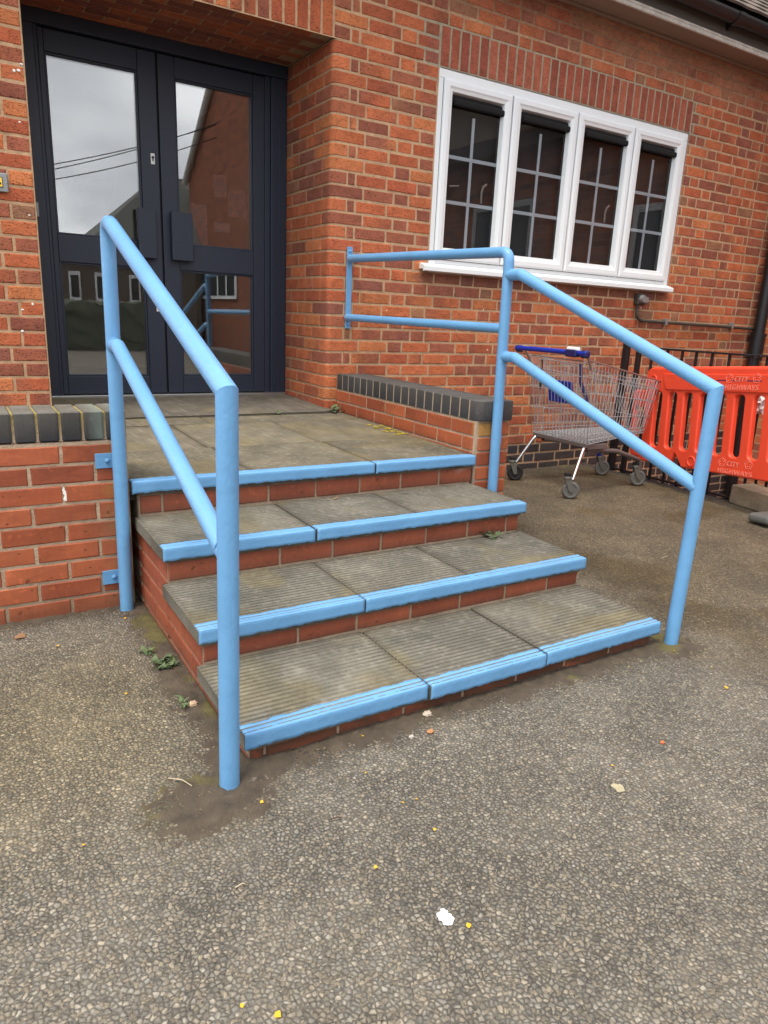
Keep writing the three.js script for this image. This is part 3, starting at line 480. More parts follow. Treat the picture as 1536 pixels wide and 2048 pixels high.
// ------------------------------------------------------------------ double doors
{
  const door = part('double_door', building), F = (name, x0, x1, y0, y1, z0, z1, r = 0.004, mat = M.frame) => mesh(name, box2(x0, x1, y0, y1, z0, z1, r), mat, door);
  const z = ZD;
  F('door_frame', OPL + 0.003, -0.004, 2.086, LINTEL + 0.002, z - 0.08, z + 0.03); F('door_frame', OPL + 0.003, -1.555, -0.02, 2.0855, z - 0.08, z + 0.03); F('door_frame', -0.118, -0.004, -0.02, 2.0855, z - 0.08, z + 0.02); F('door_frame', -0.1585, -0.1185, -0.02, 2.0855, z - 0.08, z + 0.005);
  F('door_frame', -0.095, -0.085, 0, 2.08, z + 0.0205, z + 0.028, 0.002); F('door_frame', -0.06, -0.052, 0, 2.08, z + 0.0205, z + 0.026, 0.002); F('door_frame', -1.5545, -1.535, -0.01, 2.0855, z - 0.08, z + 0.012);
  F('threshold', OPL + 0.01, -0.005, -0.022, -0.001, z - 0.08, z + 0.045, 0.003, M.steel);
  const leaf = (x0, x1, gx0, gx1) => {
    const zf = z, zb = z - 0.05, yb = 0.004, yt = 2.08;
    F('door_leaf', x0, gx0, yb, yt, zb, zf); F('door_leaf', gx1, x1, yb, yt, zb, zf);
    F('door_leaf', gx0 + 0.0005, gx1 - 0.0005, yb, 0.118, zb, zf - 0.0015); F('door_leaf', gx0 + 0.0005, gx1 - 0.0005, 0.818, 0.978, zb, zf - 0.0015); F('door_leaf', gx0 + 0.0005, gx1 - 0.0005, 1.962, yt, zb, zf - 0.0015);
    for (const [y0, y1] of [[0.118, 0.818], [0.978, 1.962]]) {
      const bd = 0.012; mesh('glazing_bead', merge([box2(gx0, gx0 + bd, y0, y1, zb + 0.01, zf - 0.01, 0.003), box2(gx1 - bd, gx1, y0, y1, zb + 0.01, zf - 0.01, 0.003), box2(gx0 + bd, gx1 - bd, y0, y0 + bd, zb + 0.01, zf - 0.011, 0.003), box2(gx0 + bd, gx1 - bd, y1 - bd, y1, zb + 0.01, zf - 0.011, 0.003)]), M.frame, door);
      const g = new THREE.PlaneGeometry(gx1 - gx0, y1 - y0); g.translate((gx0 + gx1) / 2, (y0 + y1) / 2, zf - 0.026); mesh('pane', g, M.doorGlass, door); const gi = g.clone(); gi.translate(0, 0, -0.016); mesh('pane', gi, M.doorGlass, door);
    }
  };
  leaf(-1.534, -0.874, -1.503, -0.985); leaf(-0.863, -0.159, -0.759, -0.24);
  F('door_gasket', -0.8735, -0.8635, 0.004, 2.08, z - 0.045, z - 0.018, 0, M.gasket);
  for (const [x0, x1] of [[-1.033, -0.917], [-0.82, -0.68]]) { F('pull_plate', x0, x1, 0.876, 1.176, z + 0.02, z + 0.05, 0.004); F('pull_plate', x0 + 0.02, x1 - 0.02, 0.9, 1.15, z + 0.0, z + 0.0195, 0.002); }
  F('lock_plate', -0.926, -0.899, 1.443, 1.509, z + 0.0005, z + 0.006, 0.003, M.steel);
  const cy = new THREE.CylinderGeometry(0.008, 0.008, 0.006, 16); cy.rotateX(Math.PI / 2); cy.translate(-0.9125, 1.485, z + 0.0065); mesh('lock_cylinder', cy, M.gasket, door); F('lock_cylinder', -0.916, -0.909, 1.462, 1.48, z + 0.006, z + 0.009, 0.001, M.gasket);
  F('door_sticker', -0.925, -0.905, 0.545, 0.585, z + 0.0005, z + 0.002, 0, M.white);
  const sheet = (x0, x1, y0, y1, hex) => mesh('paper_sheet', box2(x0, x1, y0, y1, z - 0.062, z - 0.061, 0), std({ color: new THREE.Color(hex), roughness: 0.9 }), door);
  sheet(-1.37, -1.2, 1.08, 1.24, '#3c3e3d'); sheet(-1.31, -1.15, 1.27, 1.33, '#434543'); sheet(-1.46, -1.37, 1.0, 1.4, '#343736'); sheet(-0.66, -0.55, 0.99, 1.25, '#45423f'); sheet(-0.5, -0.41, 1.31, 1.45, '#3a3634'); sheet(-0.4, -0.27, 1.2, 1.37, '#403c39'); sheet(-0.5, -0.39, 1.09, 1.15, '#454240'); sheet(-0.73, -0.66, 1.33, 1.38, '#423f3c');
  F('door_hinge', -1.62, -1.6, 1.06, 1.14, z + 0.03, z + 0.045, 0.003, M.plate);
  // lobby behind the glass
  mesh('lobby', merge([box2(-1.8, 0.1, -0.05, -0.03, -3.2, z - 0.09, 0), box2(-1.8, 0.1, 2.3, 2.32, -3.2, z - 0.09, 0), box2(-1.8, 0.1, -0.03, 2.3, -3.22, -3.2, 0), box2(-1.82, -1.8, -0.05, 2.32, -3.2, z - 0.09, 0), box2(0.1, 0.12, -0.05, 2.32, -3.2, z - 0.09, 0)]), M.lobby, door);
}
{ // flecks of white paint and mortar on the old bricks
  const list = [[-1.79, 1.87, 0.006], [-1.715, 1.66, 0.007], [-1.735, 1.655, 0.009], [-1.70, 1.69, 0.005], [-1.73, 1.43, 0.004], [-1.8, 0.42, 0.007], [-1.79, 0.53, 0.005], [-1.74, 0.56, 0.005], [-1.72, 1.0, 0.004], [1.29, 0.66, 0.006], [1.36, 0.37, 0.006], [3.02, 0.75, 0.006], [0.45, 0.62, 0.005]];
  for (const [x, y, r] of list) { const g = new THREE.IcosahedronGeometry(r, 1); g.scale(rr(0.7, 1.6), rr(0.6, 1.3), 0.16); g.translate(x, y, 0.0015); mesh('paint_fleck', g, M.white, building); }
}
{ // push plate by the door, gas tap box and its pipe, rain pipe
  const pl = part('push_plate', building), at = (n, x0, x1, y0, y1, z0, z1, m, r = 0.003) => mesh(n, box2(x0, x1, y0, y1, z0, z1, r), m, pl);
  at('plate_body', -1.9, -1.806, 1.094, 1.184, 0.002, 0.016, M.plate, 0.006); at('button_rim', -1.882, -1.83, 1.115, 1.163, 0.0162, 0.0185, M.gasket, 0.001); at('button', -1.879, -1.833, 1.118, 1.16, 0.0187, 0.021, M.yellow, 0.001); at('button_mark', -1.847, -1.838, 1.128, 1.138, 0.0212, 0.0218, M.gasket, 0);
  const sc = new THREE.SphereGeometry(0.003, 8, 6); sc.translate(-1.815, 1.139, 0.0165); mesh('screw', sc, M.chrome, pl);
  const pipe = part('pipe_outlet', building);
  mesh('outlet_box', box2(2.91, 3.01, 0.775, 0.865, 0.004, 0.05, 0.008), M.conduit, pipe);
  const no = new THREE.CylinderGeometry(0.028, 0.034, 0.03, 14); no.rotateX(Math.PI / 2); no.translate(2.955, 0.82, 0.065); mesh('outlet_cap', no, M.plate, pipe); mesh('outlet_cap', box2(2.985, 3.055, 0.79, 0.84, 0.01, 0.045, 0.006), M.plate, pipe);
  mesh('steel_pipe', sweep([V(2.94, 0.78, 0.028), ...bend(V(2.94, 0.78, 0.028), V(2.94, 0.645, 0.028), V(4.62, 0.627, 0.028), 0.09, 8), V(4.66, 0.625, 0.028)], 0.0135, 10), M.conduit, pipe);
  for (const x of [3.33, 4.3]) mesh('pipe_clip', box2(x - 0.012, x + 0.012, 0.615, 0.672, 0.003, 0.047, 0.003), M.plate, pipe);
  const rp = part('rain_pipe', building), cyl = (r0, y0, y1) => { const g = new THREE.CylinderGeometry(r0, r0, y1 - y0, 24); g.translate(4.655, (y0 + y1) / 2, 0.095); return g; };
  mesh('pipe', cyl(0.052, -1.6, EAVE + 0.02), M.black, rp); mesh('pipe_socket', cyl(0.067, 0.36, 0.58), M.black, rp); mesh('pipe_socket', cyl(0.073, 0.555, 0.585), M.black, rp); mesh('pipe_socket', cyl(0.073, 0.352, 0.372), M.black, rp); mesh('pipe_clip', box2(4.56, 4.72, 0.19, 0.215, 0.03, 0.12, 0.004), M.black, rp); mesh('pipe_socket', cyl(0.067, 1.9, 2.1), M.black, rp);
}

// ------------------------------------------------------------------ wing to the right and what stands behind the viewer (seen in the glass)
function brickSheetMat() { // brickwork too far off, or only mirrored, to tell its bricks apart
  const S = 512, fnv = (u, v) => { const row = Math.floor(v * 16), x = (u * 5 + (row % 2) * 0.5), bx = Math.floor(x), fx = x - bx, fy = v * 16 - row; const j = fx < 0.045 || fy < 0.13; if (j) return lin('#b6926e'); const h = hash(((bx % 5) + 5) % 5, row, 77), c = h < 0.3 ? darks[(h * 60 | 0) % 5] : reds[(h * 60 | 0) % 8]; return mulc(c, 0.85 + 0.3 * hash(((bx % 5) + 5) % 5, row, 79)); };
  return std({ map: tex(S, fnv, 1.18), roughness: 0.95 });
}
M.brickFar = brickSheetMat(); M.brickFar.map.repeat.set(1 / 1.18, 1 / 1.27); M.brickShade = M.brickFar.clone(); M.brickShade.color = new THREE.Color('#a89890'); M.slate = std({ color: new THREE.Color('#51534f'), map: stoneMap, roughness: 0.8 });
function planar(g) { return tint(g, [1, 1, 1]); }
{
  const wing = thing('brick_wing', 'brick side wing meeting the building beyond the black rain pipe', 'building');
  mesh('wall', planar(box2(WX, WX + 0.3, -1.75, EAVE + 0.05, 0.0, 9, 0)), M.brickFar, wing);
  const w = part('window', wing);
  for (const [z0, z1, y0, y1] of [[1.15, 1.62, 0.75, 1.92], [3.3, 4.6, 1.0, 2.18]]) {
    mesh('window_frame', merge([box2(WX - 0.02, WX - 0.002, y0, y0 + 0.08, z0, z1, 0.004), box2(WX - 0.02, WX - 0.002, y1 - 0.08, y1, z0, z1, 0.004), box2(WX - 0.021, WX - 0.002, y0, y1, z0, z0 + 0.08, 0.004), box2(WX - 0.021, WX - 0.002, y0, y1, z1 - 0.08, z1, 0.004)]), M.upvc, w);
    mesh('pane', box2(WX - 0.01, WX - 0.003, y0 + 0.07, y1 - 0.07, z0 + 0.07, z1 - 0.07, 0), std({ color: new THREE.Color('#28323e'), roughness: 0.15 }), w);
  }
  mesh('soffit', box2(WX - 0.24, WX, EAVE, EAVE + 0.02, 0.26, 9, 0), M.soffit, wing); mesh('fascia', box2(WX - 0.26, WX - 0.24, EAVE - 0.01, EAVE + 0.18, 0.26, 9, 0), M.fasciaDark, wing);
  const rf = new THREE.PlaneGeometry(4, 9); rf.rotateX(-Math.PI / 2); rf.rotateZ(0.57); rf.translate(WX - 0.25 + 2 * Math.cos(0.57), EAVE + 0.2 + 2 * Math.sin(0.57), 4.6); mesh('roof', rf, M.tile, wing);
}
{
  const gb = thing('gabled_building', 'tall brick gable mirrored in the right door pane', 'building');
  const s = new THREE.Shape([[9.2, -0.6], [17.6, -0.6], [17.6, 4.3], [13.2, 7.9], [9.2, 4.4]].map(([z, y]) => new THREE.Vector2(-z, y)));
  const g = new THREE.ExtrudeGeometry(s, { depth: 7, bevelEnabled: false }); g.rotateY(Math.PI / 2); g.translate(WX + 0.02, 0, 0); mesh('wall', planar(g), M.brickShade, gb);
  mesh('verge', merge([[13.2, 7.95, 17.75, 4.25], [13.2, 7.95, 9.05, 4.3]].map(([z0, y0, z1, y1]) => sweep([V(WX - 0.05, y0, z0), V(WX - 0.05, y1, z1)], 0.11, 6))), M.fasciaWhite, gb);
  const w = part('window', gb); mesh('window_frame', box2(WX - 0.03, WX + 0.01, 0.85, 1.85, 13.4, 16.4, 0.004), M.upvc, w);
  for (let i = 0; i < 4; i++) mesh('pane', box2(WX - 0.04, WX - 0.0305, 0.95, 1.75, 13.5 + i * 0.73, 14.1 + i * 0.73, 0), std({ color: new THREE.Color('#222a30'), roughness: 0.2 }), w);
  const lb = thing('low_building', 'low brick building with white windows mirrored in the left door panes', 'building');
  mesh('wall', planar(box2(-12, 4.6, -0.6, 1.75, 16.2, 20, 0)), std({ color: new THREE.Color('#57483f'), roughness: 1 }), lb);
  const rs = new THREE.BufferGeometry(); const P = [[1.0, 1.75, 15.9], [6, 1.75, 15.9], [6, 4.5, 18.6], [4.05, 4.5, 18.6], [1.0, 1.75, 21]]; const tr = [0, 1, 2, 0, 2, 3, 0, 3, 4]; rs.setAttribute('position', new THREE.Float32BufferAttribute(tr.flatMap((i) => P[i]), 3)); rs.setAttribute('uv', new THREE.Float32BufferAttribute(tr.flatMap((i) => [P[i][0], P[i][2]]), 2)); rs.computeVertexNormals(); mesh('roof', rs, M.slate, lb);
  mesh('roof', box2(-12, 1.0, 1.75, 1.86, 15.9, 20, 0), M.slate, lb);
  for (let i = 0; i < 8; i++) { const x = -3.2 + i * 0.8 + (i % 2) * 0.12; mesh('window', box2(x, x + 0.3, 0.62, 1.4, 16.15, 16.19, 0), M.upvc, lb); mesh('pane', box2(x + 0.05, x + 0.25, 0.72, 1.3, 16.13, 16.148, 0), M.housing, lb); }
  const hd = thing('hedge', 'dark clipped hedge mirrored low in the left door panes', 'hedge');
  const hg = new THREE.BoxGeometry(8, 1.15, 1, 90, 14, 10), p = hg.attributes.position; for (let i = 0; i < p.count; i++) { const x = p.getX(i), y = p.getY(i), zz = p.getZ(i), n = fbm(x * 5 + zz * 3 + 50, y * 5 + 40, 501, 3) - 0.5, m = hash(x * 90, y * 90 + zz * 40, 3) - 0.5; p.setXYZ(i, x + m * 0.08, y + n * 0.25 + m * 0.08, zz + n * 0.3 + m * 0.1); } hg.computeVertexNormals(); hg.translate(-1.2, 0, 14.4); mesh('foliage', hg, std({ color: new THREE.Color('#3d4334'), roughness: 1 }), hd);
  for (const [y0, y1, sag, which] of [[4.0, 5.1, 0.25, 'topmost'], [3.85, 5.05, 0.3, 'middle'], [3.75, 4.85, 0.35, 'lowest']]) { const pts = []; for (let i = 0; i <= 16; i++) { const t = i / 16; pts.push(V(-2 + 8 * t, y0 - 0.9 + (y1 - y0) * 2.6 * t - sag * 4 * t * (1 - t), 14.5 + 0.5 * t)); } tag(mesh('overhead_cable', sweep(pts, 0.012, 5), M.gasket), which + ' of three thin overhead cables mirrored against the sky in the doors', 'cable', 'overhead cables mirrored in the doors'); }
}
{ // light well beside the wing
  struct('light_well', planar(merge([box2(2.53, WX, -1.78, -1.74, 0, 1.4, 0), box2(2.33, 2.53, -1.78, GY - 0.004, -0.0, 1.4, 0), box2(2.33, WX, -1.78, GY - 0.004, 1.4, 1.6, 0)])), M.brickFar);
  struct('well_kerb', box2(2.505, 2.56, GY - 0.08, GY + 0.006, 0.002, 1.4, 0.006), M.conduit);
}

// ------------------------------------------------------------------ low walls
const engReds = ['#ab5a37', '#a45433', '#b2603c', '#9f5133', '#a95938'].map(lin);
const engRed = () => mulc(engReds[(rnd() * 5) | 0], rr(0.9, 1.08));
const copGrey = () => mulc(lin(['#35363a', '#303136', '#3a3a3f', '#2d2e33', '#383639'][(rnd() * 5) | 0]), rr(0.88, 1.1));
const lichen = lin('#c9b23a'), algae = lin('#7d7a4a'), mortarLow = lin('#c2aa90');
{
  const wall = thing('low_brick_wall', 'smooth red low wall with dark coping bricks left of the steps', 'wall');
  const z = 1.512, yt = 0.197, cb = 0.0865, xe = -1.598;
  const stain = (x, y, c) => { const n = fbm(x * 9, y * 9, 601, 3); c = mixc(c, mixc(lichen, algae, n), 0.8 * smooth(-1.68, -1.6, x + 0.1 * (n - 0.5)) * (smooth(0.1, -0.02, y) * smooth(-0.3, -0.1, y) + 0.3)); c = mixc(c, lin('#b98a68'), 0.35 * smooth(-1.8, -1.62, x) * smooth(0.4, 0.7, n)); return mixc(c, lin('#6b4a38'), 0.5 * smooth(-0.5, -0.59, y)); };
  for (let i = 0; i < 9; i++) {
    const y = cb - 0.08 + 0.0 - 0.075 * i, off = i % 2 ? -1.721 : -1.611;
    const js = []; for (let x = off; x > -3.2; x -= 0.225) js.push(x); js.unshift(xe); 
    for (let k = 0; k < js.length - 1; k++) { const b = js[k], a = js[k + 1], w = b - a - 0.011; if (w < 0.02) continue; const c0 = engRed(); mesh('brick', brickGeo(w, 0.0645, 0.1, (u, v) => stain(a + u, y + v, c0), { jitter: 0.0018, chamfer: 0.003 }), M.engineering, wall).position.set(a + 0.0055, y, z + rr(-0.001, 0.001)); }
  }
  for (let i = 0; i < 18; i++) {
    const b = -1.6793 + 0.0766 + (0 - i) * 0.0766 - 0.0, a = b - 0.0766, w = 0.0695; if (i === 0 && b > xe) { /* last one meets the steps */ }
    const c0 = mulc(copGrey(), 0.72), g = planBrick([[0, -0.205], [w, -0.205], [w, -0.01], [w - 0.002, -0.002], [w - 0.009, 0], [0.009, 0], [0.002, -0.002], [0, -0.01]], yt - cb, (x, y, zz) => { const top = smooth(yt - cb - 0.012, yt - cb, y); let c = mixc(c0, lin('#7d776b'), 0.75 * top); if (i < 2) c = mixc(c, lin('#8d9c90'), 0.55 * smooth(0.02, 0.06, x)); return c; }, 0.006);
    mesh('coping_brick', g, M.coping, wall).position.set(Math.min(a + 0.005, xe - w - 0.001), cb, z + 0.0);
  }
  const m = (x, y) => mulc(mortarLow, 0.75 + 0.4 * fbm(x * 5, y * 7, 611, 3));
  mesh('mortar', tint(new THREE.BoxGeometry(1.6, 0.79, 0.19, 40, 20, 1).translate(-2.402, -0.3105, z - 0.098), (x, y) => mixc(m(x, y), lin('#6a5a42'), 0.5 * smooth(-0.4, -0.58, y))), M.mortar, wall);
  mesh('coping_mortar', tint(box2(-3.2, xe - 0.002, cb - 0.001, yt - 0.006, z - 0.2, z - 0.006, 0.004), (x, y) => (y > 0.15 ? mixc(lin('#97875a'), lichen, 0.5 * fbm(x * 20, 1, 7)) : m(x, y))), M.mortar, wall);
  mesh('mortar_splash', (() => { const l = []; for (let i = 0; i < 9; i++) { const g = new THREE.IcosahedronGeometry(0.003 + 0.006 * (i / 9), 1); g.scale(rr(0.6, 1.2), rr(0.7, 1.4), 0.2); g.translate(-1.835 + (i / 9) * 0.008 + rr(-0.003, 0.003), -0.085 - i * 0.0055, z - 0.0005); l.push(g); } return merge(l); })(), M.white, wall);
  mesh('paved_fill', tint(box2(-3.2, xe - 0.002, -0.59, -0.03, 0.01, z - 0.2, 0), lin('#7a7264')), M.slab, wall);
}
{
  const wall = thing('low_brick_wall', 'smooth red low wall with dark coping bricks between landing and trolley', 'wall');
  const x = 0.0744, ze = 1.536, yt = 0.197, cb = 0.0963, T = 0.215;
  const edge = (y, z, c) => mixc(c, mixc(lichen, lin('#a88a62'), 0.5), 0.7 * smooth(1.49, 1.53, z) * smooth(-0.08, 0.08, y));
  for (let i = 0; i < 9; i++) {
    const y = cb - 0.0763 - 0.075 * i, first = i % 2 ? 0.1125 : 0.215; 
    { // end brick with a rounded corner, facing the steps
      const L = first - 0.004, R = 0.04, c0 = engRed(), pts = [[x, ze - L], [x, ze - R], ...arc(x + R, ze - R, R, Math.PI, Math.PI / 2, 5).slice(1), [x + (i % 2 ? T : 0.1), ze], [x + (i % 2 ? T : 0.1), ze - L]];
      mesh('brick', planBrick(pts, 0.0645, (u, v, w) => edge(y, w, c0), 0.003), M.engineering, wall).position.set(0, y, 0);
      if (!(i % 2)) mesh('brick', brickGeo(0.1045, 0.0645, 0.1, engRed(), { chamfer: 0.003 }), M.engineering, wall).position.set(x + 0.1105, y, ze);
    }
    let z1 = ze - first;
    for (; z1 > 0.03; z1 -= 0.225) { const z0 = Math.max(z1 - 0.225, 0.01), w = z1 - z0 - 0.009; if (w < 0.03) break; if (i < 3) { const c0 = engRed(); const m = mesh('brick', brickGeo(w, 0.0645, 0.08, (u, v) => mixc(c0, lin('#54382c'), 0.35 * smooth(0.02, 0.0, v) * (i === 1 ? 1 : 0)), { jitter: 0.0008, chamfer: 0.003 }), M.engineering, wall); m.position.set(x, y, z0 + 0.0045); m.rotation.y = -Math.PI / 2; }
      if (i < 2 || z1 > 1) { const m = mesh('brick', brickGeo(w, 0.0645, 0.08, engRed(), { jitter: 0.0008, chamfer: 0.003 }), M.engineering, wall); m.position.set(x + T, y, z1 - 0.0045); m.rotation.y = Math.PI / 2; } }
  }
  for (let i = 0; i < 18; i++) {
    const z0 = 0.02 + 0.0806 * i, w = 0.0806 - 0.011, c0 = copGrey();
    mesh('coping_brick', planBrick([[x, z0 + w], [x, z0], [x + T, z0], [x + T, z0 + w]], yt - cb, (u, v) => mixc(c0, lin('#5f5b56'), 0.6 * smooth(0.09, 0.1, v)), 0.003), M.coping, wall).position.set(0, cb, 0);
  }
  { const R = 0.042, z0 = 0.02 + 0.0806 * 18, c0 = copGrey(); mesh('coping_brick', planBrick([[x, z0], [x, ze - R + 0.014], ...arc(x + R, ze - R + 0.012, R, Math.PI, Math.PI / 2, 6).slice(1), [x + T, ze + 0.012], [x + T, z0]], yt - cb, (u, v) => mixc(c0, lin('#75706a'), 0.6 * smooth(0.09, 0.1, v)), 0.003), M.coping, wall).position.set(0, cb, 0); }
  const mm = (xx, y, z) => mulc(mortarLow, 0.7 + 0.4 * fbm(z * 6 + xx * 4, y * 8, 621, 3));
  mesh('mortar', tint(new THREE.BoxGeometry(T - 0.008, 0.69, ze - 0.02, 1, 12, 20).translate(x + T / 2, cb - 0.346, (ze + 0.006) / 2), mm), M.mortar, wall);
  mesh('coping_mortar', tint(box2(x + 0.0012, x + T - 0.003, cb + 0.0005, yt - 0.002, 0.012, ze - 0.06, 0.001), (u, v, z) => mulc(lin('#c0aa92'), 0.6 + 0.6 * fbm(z * 30, v * 20, 631, 2))), M.mortar, wall);
}

// ------------------------------------------------------------------ steps
{
  const steps = thing('entrance_steps', 'four brick steps with ribbed concrete slabs and blue painted edges', 'steps');
  const cuts = [[-1.105, -0.515], [-1.0054, -0.506], [-1.0065, -0.519], [-1.001, -0.519]], TH = 0.05;
  const slabTones = ['#7f7b70', '#878276', '#777268', '#8c877a', '#7b776d', '#837d71'].map(lin);
  function slab(x0, x1, yf, z0, z1, ribs, slope, tone) { // top at yf on its front edge, rising backwards by slope
    const t = { p: [], u: [], c: [], i: [] }, nx = Math.max(4, Math.round((x1 - x0) / 0.012)), prof = [], P = 0.0215;
    if (ribs) { for (let z = z1 - 0.002; z > z0 + 0.004; z -= P) prof.push([z, 0], [z - 0.0115, 0], [z - 0.013, 1], [z - 0.0195, 1]); prof.push([z0, 0]); } else { const n = 10; for (let i = 0; i <= n; i++) prof.push([z1 - (z1 - z0) * i / n, 0]); }
    const top = (z) => yf + (z1 - z) * slope, ou = rnd() * 4, ov = rnd() * 4;
    for (const [z, gv] of prof) for (let i = 0; i <= nx; i++) {
      const x = x0 + (x1 - x0) * i / nx, n = fbm(x * 30 + ou * 9, z * 30, 701, 3), wear = smooth(0.25, 0.6, fbm(x * 3 + ou, z * 3 + ov, 705, 3)), e = Math.min(x - x0, x1 - x, z - z0 + 0.01);
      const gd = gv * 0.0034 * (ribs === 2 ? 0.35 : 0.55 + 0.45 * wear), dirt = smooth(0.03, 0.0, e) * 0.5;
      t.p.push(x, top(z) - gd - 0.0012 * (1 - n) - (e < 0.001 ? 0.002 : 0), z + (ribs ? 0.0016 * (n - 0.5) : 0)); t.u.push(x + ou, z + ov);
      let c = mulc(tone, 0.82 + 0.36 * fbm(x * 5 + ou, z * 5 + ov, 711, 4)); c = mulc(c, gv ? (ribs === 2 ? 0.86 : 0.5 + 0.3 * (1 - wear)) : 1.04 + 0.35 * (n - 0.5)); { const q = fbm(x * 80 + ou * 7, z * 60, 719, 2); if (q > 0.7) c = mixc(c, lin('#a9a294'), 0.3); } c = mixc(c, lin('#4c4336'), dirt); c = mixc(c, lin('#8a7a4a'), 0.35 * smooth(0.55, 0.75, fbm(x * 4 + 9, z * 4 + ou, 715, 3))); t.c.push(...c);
    }
    const R = prof.length; for (let j = 0; j < R - 1; j++) for (let i = 0; i < nx; i++) { const a = j * (nx + 1) + i, b = a + nx + 1; t.i.push(a, a + 1, b, a + 1, b + 1, b); }
    const g = new THREE.BufferGeometry(); g.setAttribute('position', new THREE.Float32BufferAttribute(t.p, 3)); g.setAttribute('uv', new THREE.Float32BufferAttribute(t.u, 2)); g.setAttribute('color', new THREE.Float32BufferAttribute(t.c, 3)); g.setIndex(t.i);
    let gg = g.toNonIndexed(); gg.computeVertexNormals();
    const body = tint(box2(x0, x1, yf - TH, yf - 0.0035, z0, z1, 0.004), (x, y, z) => { const n = fbm(z * 25 + x * 4, y * 25, 721, 3); return mulc(tone, 0.5 + 0.35 * n + (n > 0.62 ? 0.3 : 0)); });
    if (slope) { const p = body.attributes.position; for (let i = 0; i < p.count; i++) p.setY(i, p.getY(i) + (z1 - p.getZ(i)) * slope); body.computeVertexNormals(); }
    return mergeGeometries([gg, body]);
  }
  function nosing(x0, x1, yf, z1, capL) { // paint over the front edge, its borders ragged
    const t = { p: [], u: [], i: [] }, n = Math.round((x1 - x0) / 0.008), g = 0.0022, s = rnd() * 50, P = 0.0195;
    let rows = 0;
    for (let i = 0; i <= n; i++) {
      const x = x0 + (x1 - x0) * i / n, e = Math.min(x - x0, x1 - x), rag = 0.013 * (fbm(x * 37 + s, 3, 801, 5) - 0.5) + 0.003 * (hash(i, 5, 77) - 0.5) + 0.008 * (fbm(x * 9 + s, 8, 803, 2) - 0.5), low = 0.007 * (fbm(x * 90 + s, 13, 805, 3) - 0.5), ro = smooth(0.01, 0, e) * 0.003, nn = () => 0.0008 * (hash(i, rows, 9) - 0.5);
      const pr = [[-0.047 + rag, -0.003], [-0.045 + rag, g + 0.0006], [-0.034, g], [-0.0325, g - 0.0034], [-0.0245, g - 0.0034], [-0.023, g], [-0.015, g], [-0.0135, g - 0.003], [-0.0075, g - 0.003], [-0.006, g], [-0.001, g - 0.0006], [g, -0.0022], [g + 0.0004, -0.012], [g, -0.024], [g + 0.0003, -0.036], [g, -0.045 + low], [g - 0.006, -0.0475 + low], [-0.006, -0.047 + low]];
      rows = pr.length; let v = 0; pr.forEach(([z, y], k) => { if (k) v += Math.hypot(z - pr[k - 1][0], y - pr[k - 1][1]); t.p.push(x, yf + y - ro + nn(), z1 + z - ro + 0.0012 * (fbm(x * 18 + s, k * 0.7, 809, 2) - 0.5)); t.u.push(x, v); });
    }
    for (let i = 0; i < n; i++) for (let k = 0; k < rows - 1; k++) { const a = i * rows + k, b = a + rows; t.i.push(a, a + 1, b, a + 1, b + 1, b); }
    for (const [o, f] of [[0, 1], [n * rows, 0]]) { const c = t.p.length / 3; t.p.push(t.p[o * 3] , yf - 0.022, z1 - 0.02); t.u.push(0, 0); for (let k = 0; k < rows - 1; k++) { if (f) t.i.push(c, o + k + 1, o + k); else t.i.push(c, o + k, o + k + 1); } }
    const q = new THREE.BufferGeometry(); q.setAttribute('position', new THREE.Float32BufferAttribute(t.p, 3)); q.setAttribute('uv', new THREE.Float32BufferAttribute(t.u, 2)); q.setIndex(t.i); q.computeVertexNormals(); return q;
  }
  STEP.z.forEach((zf, k) => {
    const zb = k ? STEP.z[k - 1] - 0.03 : 1.012, xs = [STEP.xl + (k === 0 ? -0.008 : 0.004 - k * 0.0), ...cuts[k], STEP.xr];
    const faint = [0, 1, 1, -1][k], off = [0, 1, 2].map(() => [rr(-0.0025, 0.0025), rr(-0.004, 0.003)]); if (faint >= 0) off[faint + 1] = off[faint];
    for (let s = 0; s < 3; s++) {
      const a = xs[s] + (s ? 0.0025 : 0), b = xs[s + 1] - (s < 2 ? 0.0025 : 0), [dy, dz] = off[s];
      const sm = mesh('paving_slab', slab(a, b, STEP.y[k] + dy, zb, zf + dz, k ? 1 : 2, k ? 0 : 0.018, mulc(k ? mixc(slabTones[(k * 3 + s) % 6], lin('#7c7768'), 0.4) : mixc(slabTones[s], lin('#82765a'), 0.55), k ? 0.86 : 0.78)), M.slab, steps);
      if (faint >= 0 && s === faint + 1) continue;
      mesh('painted_nosing', nosing(a + 0.001, (faint === s ? xs[s + 2] - (s < 1 ? 0.0025 : 0) : b) - 0.001, STEP.y[k] + dy, zf + dz), M.blue, sm);
    }
    // bricks under the slab
    const zr = zf - 0.025, yb = k < 3 ? STEP.y[k + 1] + 0.01 : GY - 0.02, yt = STEP.y[k] - TH - 0.014, x0 = STEP.xl + 0.022, x1 = k === 0 ? STEP.xr : STEP.xr - 0.018;
    const j0 = k === 0 ? -1.4816 : k === 2 ? -1.2486 : k === 1 ? -1.37 : -1.3;
    let x = j0 - 0.225 * 2; const js = [x0]; for (; x < x1 - 0.04; x += 0.225) if (x > x0 + 0.04) js.push(x); js.push(x1);
